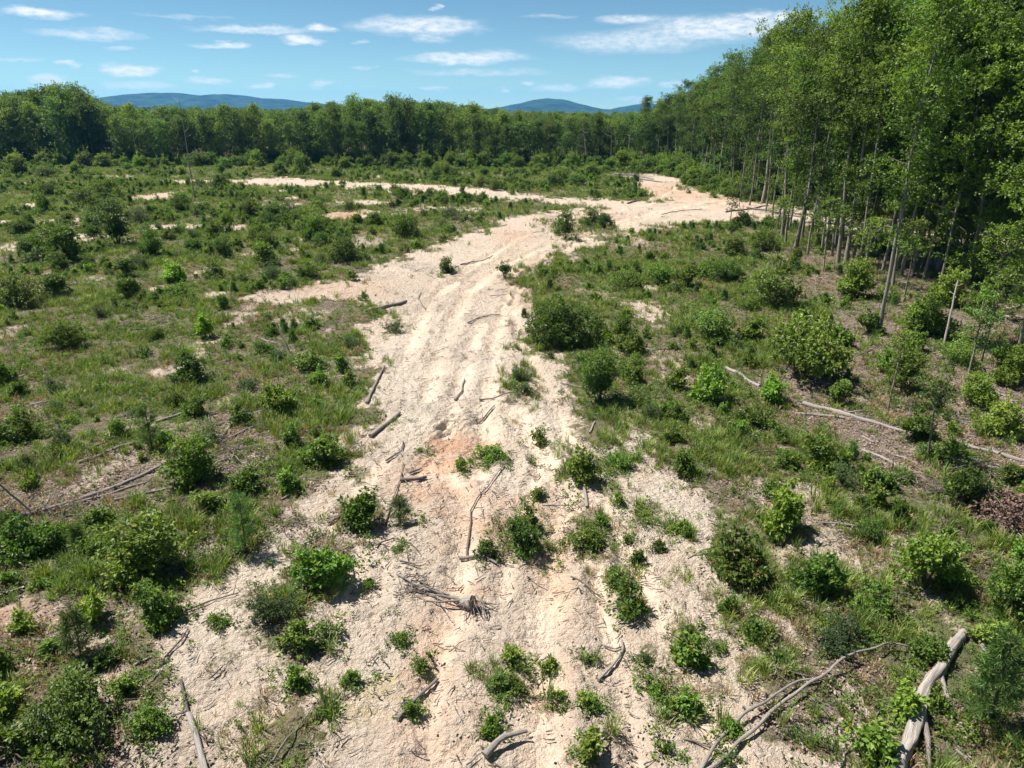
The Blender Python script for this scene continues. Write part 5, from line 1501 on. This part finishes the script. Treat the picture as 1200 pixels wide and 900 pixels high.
brush_pile(1180, 610, 1.7, 26, 'heap of reddish brown dead leaves and branches at the right edge', 2600, 3, .7)
brush_pile(1150, 560, 1.6, 34, 'tangle of bare grey branches above the dead leaf heap', 0, 4, .6)
brush_pile(1090, 575, 1.3, 28, 'grey twig tangle below the leafy saplings on the right', 0, 5, .4)
brush_pile(1135, 668, 1.2, 26, 'grey twig tangle under the dead leaf heap', 300, 6, .3)
brush_pile(745, 209, 4.5, 40, 'grey slash heap where the track leaves the clearing', 0, 7, 1.0)
brush_pile(905, 252, 2.8, 30, 'dark slash heap beside the pale trunks at the track bend', 0, 8, .8)
brush_pile(75, 605, 1.5, 30, 'tangle of thin sticks around the long poles at left', 0, 9, .3)
brush_pile(262, 530, 1.2, 22, 'tangle of sticks around the crossed branches in the left meadow', 0, 10, .3)
brush_pile(20, 885, .7, 20, 'tangle of grey roots in the lower left corner', 0, 11, .3)
brush_pile(490, 690, .7, 20, 'thin twigs scattered left of the root stump', 0, 12, .18)
brush_pile(1170, 375, 2.0, 22, 'branches heaped under the sunlit log at the right edge', 0, 13, .5)

# ------------------------------------------------------------------ what nobody could count
def proto_collection(name, meshes):
    col = bpy.data.collections.new(name)
    for me in meshes:
        col.objects.link(bpy.data.objects.new(me.name, me))
    return col


def instancer(name, P, rotz, scale, idx, meshes, label, tilt=None, category=None):
    me = bpy.data.meshes.new(name)
    me.vertices.add(len(P)); me.vertices.foreach_set('co', P.astype(np.float32).ravel())
    rot = np.zeros((len(P), 3), np.float32); rot[:, 2] = rotz
    if tilt is not None: rot[:, :2] = tilt
    a = me.attributes.new('rot', 'FLOAT_VECTOR', 'POINT'); a.data.foreach_set('vector', rot.ravel())
    a = me.attributes.new('scl', 'FLOAT', 'POINT'); a.data.foreach_set('value', np.asarray(scale, np.float32))
    a = me.attributes.new('idx', 'INT', 'POINT'); a.data.foreach_set('value', np.asarray(idx, np.int32))
    o = link(name, me)
    ng = bpy.data.node_groups.new(name + '_scatter', 'GeometryNodeTree')
    ng.interface.new_socket('Geometry', in_out='INPUT', socket_type='NodeSocketGeometry')
    ng.interface.new_socket('Geometry', in_out='OUTPUT', socket_type='NodeSocketGeometry')
    N, L = ng.nodes, ng.links
    gi = N.new('NodeGroupInput'); go = N.new('NodeGroupOutput')
    mp = N.new('GeometryNodeMeshToPoints')
    ip = N.new('GeometryNodeInstanceOnPoints')
    ci = N.new('GeometryNodeCollectionInfo'); ci.inputs[0].default_value = proto_collection(name + '_kinds', meshes)
    ci.inputs['Separate Children'].default_value = True; ci.inputs['Reset Children'].default_value = True

    def named(nm, t):
        n = N.new('GeometryNodeInputNamedAttribute'); n.data_type = t; n.inputs['Name'].default_value = nm
        return [s for s in n.outputs if s.enabled][0]
    L.new(gi.outputs[0], mp.inputs[0]); L.new(mp.outputs[0], ip.inputs['Points']); L.new(ci.outputs[0], ip.inputs['Instance'])
    ip.inputs['Pick Instance'].default_value = True
    L.new(named('idx', 'INT'), ip.inputs['Instance Index'])
    L.new(named('rot', 'FLOAT_VECTOR'), ip.inputs['Rotation'])
    L.new(named('scl', 'FLOAT'), ip.inputs['Scale'])
    L.new(ip.outputs[0], go.inputs[0])
    md = o.modifiers.new('scatter', 'NODES'); md.node_group = ng
    tag(o, label, category, None, 'stuff')
    return o


def blade_tuft(seed, n, h, spread, mat, w=0.012, lean=0.5):
    r = np.random.default_rng(seed); g = Geo()
    a = r.uniform(0, 6.28, n); b = np.stack([np.cos(a), np.sin(a), a * 0], 1)
    base = b * spread * r.uniform(0, 1, n)[:, None] ** .6; base[:, 2] = -.03
    hh = h * r.uniform(.45, 1.1, n); ln = lean * r.uniform(.2, 1.3, n)
    a2 = a + r.normal(0, .7, n); o = np.stack([np.cos(a2), np.sin(a2), a2 * 0], 1)
    mid = base + o * (hh * ln * .35)[:, None] + np.stack([a * 0, a * 0, hh * .6], 1)
    tip = base + o * (hh * ln)[:, None] + np.stack([a * 0, a * 0, hh * (1 - .25 * ln)], 1)
    sd = np.stack([-np.sin(a2), np.cos(a2), a2 * 0], 1) * (w * r.uniform(.7, 1.4, n))[:, None]
    V = np.stack([base - sd * .6, base + sd * .6, mid + sd, mid - sd, tip], 1)
    tone = np.stack([r.uniform(0, 1, n), r.uniform(0, 1, n), r.uniform(0, 1, n), np.ones(n)], 1)
    A = np.repeat(tone[:, None], 5, 1)
    i = np.arange(n)[:, None] * 5
    g.add(V.reshape(-1, 3), i + np.array([[0, 1, 2, 3]]), 0, A.reshape(-1, 4))
    g2 = Geo(); g2.add(V.reshape(-1, 3), i + np.array([[3, 2, 4]]), 0, A.reshape(-1, 4))
    g.add(V.reshape(-1, 3), i + np.array([[3, 2, 4]]), 0, A.reshape(-1, 4))
    return g.mesh('tuft', [M[mat]], False)


def weed_mesh(seed, n, w, h, leaf, mat='weed', asp=.5):
    r = np.random.default_rng(seed); g = Geo()
    m_ = max(3, n // 5)
    tips = r.normal(0, 1, (m_, 3)) * np.array([w / 3, w / 3, 0]); tips[:, 2] = h * r.uniform(.15, 1, m_) * np.exp(-(tips[:, 0] ** 2 + tips[:, 1] ** 2) / (w * w * .25))
    for q in tips[::2]: tube(g, np.array([[q[0] * .3, q[1] * .3, -.02], q]), [.005, .003], 3, 1, cap=False)
    rosettes(g, r, tips, tips / (np.linalg.norm(tips, axis=1, keepdims=True) + .01), 5, leaf, leaf * asp, r.uniform(0.1, .9, m_), 0, up=1.0)
    return g.mesh('weed', [M[mat], M['twig']], False)


def field_points(n, near_d=9.0, d0=32.0, fall=1.2, ymax=200.0, ymin=7.0, spreadx=0.86):
    """ground points in front of the camera, thinning with distance"""
    ys = np.linspace(ymin, ymax, 600)
    dens = np.where(ys < d0, 1.0, (d0 / ys) ** fall) * (2 * spreadx * ys + 8)
    cdf = np.cumsum(dens); cdf /= cdf[-1]
    y = np.interp(rng.uniform(0, 1, n), cdf, ys)
    x = rng.uniform(-1, 1, n) * (spreadx * y + 4)
    return np.stack([x, y], 1)


def in_floor(P):
    return smooth(-1, 1.5, poly_sd(P, FLOOR_LITTER))


def off_logs(P):
    """small where a named log lies, so that it is not overgrown"""
    keep = np.ones(len(P))
    cells = {}
    for x, y, r in LOG_PTS:
        for i in (-1, 0, 1):
            for j in (-1, 0, 1): cells.setdefault((int(x // 1) + i, int(y // 1) + j), []).append((x, y, r))
    for q, (x, y) in enumerate(P):
        c = cells.get((int(x // 1), int(y // 1)))
        if c and any((x - a) ** 2 + (y - b + .12) ** 2 < (r + .33) ** 2 for a, b, r in c): keep[q] = .08
    return keep


def build_ground_cover():
    # green grass
    P = field_points(300000, fall=.95)
    S, Lm, C, W, Yl = masks(P)
    fd = forest_depth(P)
    cl = fbm(P[:, 0] / 2.1, P[:, 1] / 2.1, 51, 4) + 0.5 * fbm(P[:, 0] / .7, P[:, 1] / .7, 52, 2)
    prob = (1 - S) ** 1.3 * (1 - .6 * Lm) * smooth(-.35, .3, cl) * np.where(fd > 1.5, .12, 1) * off_logs(P) * (1 - .6 * in_floor(P))
    prob = np.maximum(prob, .8 * spots(P, LUSH_SPOTS, 700, .9) * (1 - S) * off_logs(P))
    k = rng.uniform(0, 1, len(P)) < prob
    Q = P[k]; z = height(Q) - .02
    far = smooth(25, 130, Q[:, 1])
    size = rng.uniform(.35, 1.1, len(Q)) * (1 + .3 * far) * (.5 + .75 * smooth(-.3, .5, cl[k]))
    gm = [blade_tuft(400 + i, 34, .52, .15, 'grass', .009, .55) for i in range(4)] + [blade_tuft(410 + i, 40, .30, .22, 'grass', .010, .85) for i in range(2)] + [blade_tuft(415 + i, 36, .62, .12, 'grass_cool', .007, .45) for i in range(2)]
    instancer('grass', np.column_stack([Q, z]), rng.uniform(0, 6.28, len(Q)), size, rng.integers(0, 8, len(Q)), gm, 'green grass tufts covering the clearing')
    # dry grass and stalks
    P = field_points(120000, fall=1.2)
    S, Lm, *_ = masks(P); fd = forest_depth(P)
    cl = fbm(P[:, 0] / 3.1, P[:, 1] / 3.1, 57, 4)
    k = rng.uniform(0, 1, len(P)) < (1 - S) ** 1.2 * smooth(-.25, .45, cl) * np.where(fd > 1, .2, 1.0)
    Q = P[k]; z = height(Q) - .02
    dm = [blade_tuft(430 + i, 24, .36, .14, 'dry', .009, .7) for i in range(4)] + [blade_tuft(440 + i, 14, .16, .2, 'dry', .012, 1.2) for i in range(3)]
    instancer('dry_grass', np.column_stack([Q, z]), rng.uniform(0, 6.28, len(Q)), rng.uniform(.45, 1.1, len(Q)) * (1 + .3 * smooth(25, 130, Q[:, 1])), rng.integers(0, 7, len(Q)), dm, 'dry straw coloured grass and stalks among the green')
    # leafy weeds
    P = field_points(150000)
    S, Lm, *_ = masks(P); fd = forest_depth(P)
    cl = fbm(P[:, 0] / 2.6, P[:, 1] / 2.6, 58, 4)
    prob = np.where(S > .6, .05 * smooth(.15, .5, cl), (1 - S) * smooth(-.3, .4, cl) * (1 - .45 * Lm)) * np.where(fd > 1.5, .5, 1) * off_logs(P) * (1 - .5 * in_floor(P))
    prob = np.maximum(prob, .7 * spots(P, LUSH_SPOTS, 700, .9) * (1 - S) * off_logs(P))
    prob = np.maximum(prob, .5 * smooth(.97, .5, S) * smooth(-.1, .3, cl))
    k = rng.uniform(0, 1, len(P)) < prob
    sk = np.concatenate([np.column_stack([x + w * rng.normal(0, .5, int(5 + 5 * w)), y + w * rng.normal(0, .55, int(5 + 5 * w))]) for x, y, w in SKIRT])
    sk = sk[sk[:, 1] < 110]
    P = np.concatenate([P, sk]); k = np.concatenate([k, np.ones(len(sk), bool)]); S = np.concatenate([S, np.zeros(len(sk))])
    Q = P[k]; z = height(Q) - .01
    wm = [weed_mesh(460 + i, 60, .4, .22, .085) for i in range(4)] + [weed_mesh(470 + i, 40, .3, .34, .10, 'oak') for i in range(3)] + [weed_mesh(480 + i, 55, .45, .25, .075, 'bright', .45) for i in range(2)] + [weed_mesh(490 + i, 70, .45, .2, .06, 'blue') for i in range(2)]
    size = rng.uniform(.4, 1.25, len(Q)) * (1 + .6 * smooth(25, 130, Q[:, 1])) * np.where(S[k] > .6, .6, 1)
    instancer('weeds', np.column_stack([Q, z]), rng.uniform(0, 6.28, len(Q)), size, rng.integers(0, len(wm), len(Q)), wm, 'low leafy weeds and sprouts all over the clearing')
    # scrub too thick to count
    P = field_points(30000, fall=.8)
    S, Lm, *_ = masks(P); fd = forest_depth(P)
    cl = fbm(P[:, 0] / 5.1, P[:, 1] / 5.1, 66, 4)
    k = rng.uniform(0, 1, len(P)) < (1 - S) ** 2 * smooth(-.15, .5, cl) * (1 - .6 * Lm) * np.where(fd > 1, .4, 1) * (.35 + .65 * smooth(30, 65, P[:, 1])) * off_logs(P)
    Q = P[k]; z = height(Q) - .02
    sm = [SHRUB[kk, .7][0][1] for kk in ('oak', 'bright', 'bright', 'blue', 'tall', 'low')] + [SHRUB['oak', .7][1][1], SHRUB['tall', .7][1][1], SHRUB['bright', .7][1][1], PINES[0][1], PINES[0][1]]
    instancer('low_scrub', np.column_stack([Q, z]), rng.uniform(0, 6.28, len(Q)), rng.uniform(.4, 1.15, len(Q)) * (1 + .5 * smooth(40, 130, Q[:, 1])), rng.integers(0, len(sm), len(Q)), sm, 'low scrub and sprouts thick among the grass')
    # twigs, bark and chips
    P = field_points(62000, d0=22, fall=1.6, ymax=110)
    S, Lm, *_ = masks(P)
    cl = fbm(P[:, 0] / 1.6, P[:, 1] / 1.6, 59, 3)
    k = rng.uniform(0, 1, len(P)) < np.clip(.12 + .7 * Lm + .35 * smooth(-.1, .4, cl), 0, 1)
    Q = P[k]; z = height(Q) + .012
    tm = []
    for i in range(9):
        r = np.random.default_rng(500 + i); g = Geo(); ln = r.uniform(.04, .24); kk = np.linspace(-.5, .5, 5)
        p = np.stack([kk * ln, r.normal(0, .03, 5) * ln * 1.4, np.abs(r.normal(0, .012, 5))], 1)
        tube(g, p, np.linspace(.010, .005, 5) * r.uniform(.5, 1.4), 5, 0, .15, i)
        if i % 3 == 0: tube(g, np.array([p[2], p[2] + [ln * .2, ln * .25, .03]]), [.007, .003], 4, 0)
        tm.append(g.mesh('twig', [M[('twig', 'log', 'log_dark')[i % 3]]]))
    instancer('wood_debris', np.column_stack([Q, z]), rng.uniform(0, 6.28, len(Q)), rng.uniform(.5, 1.5, len(Q)) ** 1.3, rng.integers(0, 9, len(Q)), tm, 'twigs and bark chips strewn over the ground', tilt=rng.normal(0, .06, (len(Q), 2)))
    # grey slash: longer sticks left lying among the grass
    P = field_points(17000, d0=45, fall=1.1, ymax=150)
    S, Lm, *_ = masks(P)
    cl = fbm(P[:, 0] / 4, P[:, 1] / 4, 91, 3)
    k = rng.uniform(0, 1, len(P)) < (1 - .8 * S) * np.clip(.05 + .45 * Lm + .3 * smooth(0, .5, cl), 0, 1)
    Q = P[k]; z = height(Q) + .03
    tm = []
    for i in range(8):
        r = np.random.default_rng(560 + i); g = Geo(); ln = r.uniform(.5, 1.6); kk = np.linspace(-.5, .5, 7)
        p = np.stack([kk * ln, np.cumsum(r.normal(0, .03, 7)) * ln, np.abs(r.normal(0, .03, 7))], 1)
        tube(g, p, np.linspace(.026, .010, 7) * r.uniform(.6, 1.4), 5, 0, .2, i)
        for q in range(i % 3): tube(g, np.array([p[2 + q], p[2 + q] + [ln * .22, ln * .2 * (-1) ** q, .08]]), [.012, .004], 4, 0)
        tm.append(g.mesh('slash', [M[('log', 'log_dark', 'log', 'bark_pale')[i % 4]]]))
    instancer('slash', np.column_stack([Q, z]), rng.normal(.5, 1.0, len(Q)), rng.uniform(.5, 1.3, len(Q)), rng.integers(0, 8, len(Q)), tm, 'grey sticks and slash lying among the grass', tilt=rng.normal(0, .07, (len(Q), 2)))
    # clods and crumbs of sandy soil
    P = field_points(16000, d0=20, fall=1.8, ymax=70)
    S, *_ = masks(P)
    cl = fbm(P[:, 0] / 1.1, P[:, 1] / 1.1, 63, 3)
    k = rng.uniform(0, 1, len(P)) < S * smooth(-.3, .4, cl)
    Q = P[k]; z = height(Q) - .006
    cm = []
    for i in range(6):
        r = np.random.default_rng(520 + i); g = Geo()
        ph = np.linspace(0, math.pi, 5); rings = [np.stack([np.sin(q) * np.cos(np.arange(7) / 7 * 6.283), np.sin(q) * np.sin(np.arange(7) / 7 * 6.283), np.full(7, np.cos(q))], 1) for q in ph]
        V = np.concatenate(rings); V = V * (1 + r.uniform(-.25, .25, (len(V), 1))) * np.array([.05, .04, .024]) * r.uniform(.7, 1.2, 3)
        F = [(a * 7 + b, a * 7 + (b + 1) % 7, (a + 1) * 7 + (b + 1) % 7, (a + 1) * 7 + b) for a in range(4) for b in range(7)]
        g.add(V, F); cm.append(g.mesh('clod', [M['clod']], False))
    instancer('soil_clods', np.column_stack([Q, z]), rng.uniform(0, 6.28, len(Q)), rng.uniform(.2, 1.0, len(Q)) ** 1.6, rng.integers(0, 6, len(Q)), cm, 'crumbled clods of pale sandy soil')
    # fallen leaves on the forest floor
    P = np.concatenate([field_points(90000, d0=40, fall=1.0, ymax=120)])
    S, Lm, *_ = masks(P)
    k = rng.uniform(0, 1, len(P)) < (1 - S) * smooth(.2, .8, Lm) * .8
    Q = P[k]; z = height(Q) + .008
    lm = []
    for i in range(4):
        r = np.random.default_rng(540 + i); g = Geo(); m_ = 22
        C = np.column_stack([r.normal(0, .25, (m_, 2)), r.uniform(0, .03, m_)]); ax = np.column_stack([r.normal(0, 1, (m_, 2)), r.normal(0, .15, m_)]); nr = np.column_stack([r.normal(0, .25, (m_, 2)), np.ones(m_)])
        leaves(g, C, ax, nr, r.uniform(.07, .13, m_), r.uniform(.04, .07, m_), np.stack([r.uniform(0, 1, m_), r.uniform(0, 1, m_)], 1)); lm.append(g.mesh('leaf_scatter', [M['litter_leaf']], False))
    instancer('leaf_litter', np.column_stack([Q, z]), rng.uniform(0, 6.28, len(Q)), rng.uniform(.7, 1.3, len(Q)), rng.integers(0, 4, len(Q)), lm, 'grey brown leaf litter on the forest floor')


M['litter_leaf'] = leaf_mat('litter_leaf', (0.14, 0.10, 0.075), (0.34, 0.27, 0.21), None, trans=0.1, rough=0.8)
build_ground_cover()


# ---- the wood that reads as one mass: behind the trees one can tell apart
def joined(tk, cr, name):
    """trunk and crown as one mesh for the mass behind"""
    o1 = bpy.data.objects.new(name, tk.copy()); o2 = bpy.data.objects.new('x', cr)
    import bmesh
    bm = bmesh.new(); bm.from_mesh(tk); n1 = len(bm.faces)
    bm.from_mesh(cr)
    me = bpy.data.meshes.new(name)
    for i, f in enumerate(bm.faces):
        f.material_index = 0 if i < n1 else 1 + f.material_index
    bm.to_mesh(me); bm.free()
    for m in (M['bark'], M['tree_far'], M['bark_dark']): me.materials.append(m)
    bpy.data.objects.remove(o1); bpy.data.objects.remove(o2)
    return me


def build_mass():
    meshes = [joined(a, b, 'mass_tree') for a, b in TREES_FAR]
    pts, sc = [], []
    cand = np.concatenate([rng.uniform((-260, 70), (230, 270), (16000, 2)), rng.uniform((-420, 262), (420, 420), (9000, 2))])
    fd = forest_depth(cand)
    grid = {}
    for x, y in tree_pos: grid.setdefault((int(x // 5), int(y // 5)), []).append((x, y))
    for (x, y), d in zip(cand, fd):
        if d < 6 or len(pts) > 3200: continue
        right = x > np.interp(y, FOREST_EDGE[::-1, 1], FOREST_EDGE[::-1, 0]) + 3
        if abs(x) / y > 1.0 : continue
        if (not right) and y < FAR_Y + 12: continue
        if y < 260 and sand_at(np.array([x, y]))[0] > .3: continue
        c = (int(x // 5), int(y // 5))
        near = [q for i in (-1, 0, 1) for j in (-1, 0, 1) for q in grid.get((c[0] + i, c[1] + j), [])]
        if any((x - q[0]) ** 2 + (y - q[1]) ** 2 < (3.9 if y < 262 else 4.9) ** 2 for q in near): continue
        grid.setdefault(c, []).append((x, y))
        if right and y < FAR_Y + 10: hh = rng.uniform(19, 23.5) * float(np.interp(y, (95, 140, 170, 190), (1, .93, .8, .68)))
        else:
            px = 600 + x / ((y * math.cos(PITCH) + CAM_H * math.sin(PITCH)) / FPX)
            dd = px_dir(px, np.interp(px, TOPS[:, 0], TOPS[:, 1]) + 3)
            hh = np.clip(CAM_H + dd[2] / dd[1] * y, 9, 26) * (float(np.clip(rng.normal(.92, .08), .7, 1.03)) if y < 230 else float(np.clip(.93 + .22 * fbm(x / 22, y / 22, 33, 3) + rng.normal(0, .05), .74, 1.06)))
        pts.append((x, y, gz(x, y) - .1)); sc.append(hh / 16)
    pts = np.array(pts)
    instancer('forest', pts, rng.uniform(0, 6.28, len(pts)), np.array(sc), rng.integers(0, 8, len(pts)), meshes, 'dense mass of trees standing behind the edge of the woods')
    # leafy undergrowth at the forest feet
    P = rng.uniform((-230, 60), (150, 215), (16000, 2))
    fd = forest_depth(P); S = masks(P)[0]
    k = (fd > -12) & (fd < 12) & (S < .3) & (np.abs(P[:, 0]) / P[:, 1] < .95) & (rng.uniform(0, 1, len(P)) < np.where(fd < 1, .8 * smooth(-12, 0, fd), .6))
    Q = P[k]
    und = [SHRUB[kk, 1.3][0][1] for kk in ('bright', 'bright', 'tall', 'low')] + [SHRUB['bright', 2.3][0][1], SHRUB['oak', 2.3][0][1]]
    instancer('undergrowth', np.column_stack([Q, height(Q)]), rng.uniform(0, 6.28, len(Q)), rng.uniform(.6, 1.3, len(Q)) * (1 + .5 * smooth(90, 160, Q[:, 1])), rng.integers(0, 6, len(Q)), und, 'leafy undergrowth along the foot of the woods')


build_mass()


# ---- the air between the camera and the hills
def build_haze():
    m, nt, N, L = new_mat('summer_haze')
    out = N.new('ShaderNodeOutputMaterial'); v = N.new('ShaderNodeVolumePrincipled')
    v.inputs['Color'].default_value = (0.10, 0.45, 1.0, 1); v.inputs['Density'].default_value = 0.000075
    v.inputs['Anisotropy'].default_value = 0.1
    L.new(v.outputs[0], out.inputs['Volume'])
    X0, X1, Y0, Y1, Z0, Z1 = -6600, 6600, -100, 7100, -30, 150
    V = [(x, y, z) for z in (Z0, Z1) for y in (Y0, Y1) for x in (X0, X1)]
    F = [(0, 2, 3, 1), (4, 5, 7, 6), (0, 1, 5, 4), (2, 6, 7, 3), (0, 4, 6, 2), (1, 3, 7, 5)]
    g = Geo(); g.add(V, F); me = g.mesh('haze', [m], False)
    o = link('haze', me); tag(o, 'thin summer haze over the land', None, None, 'stuff')


build_haze()
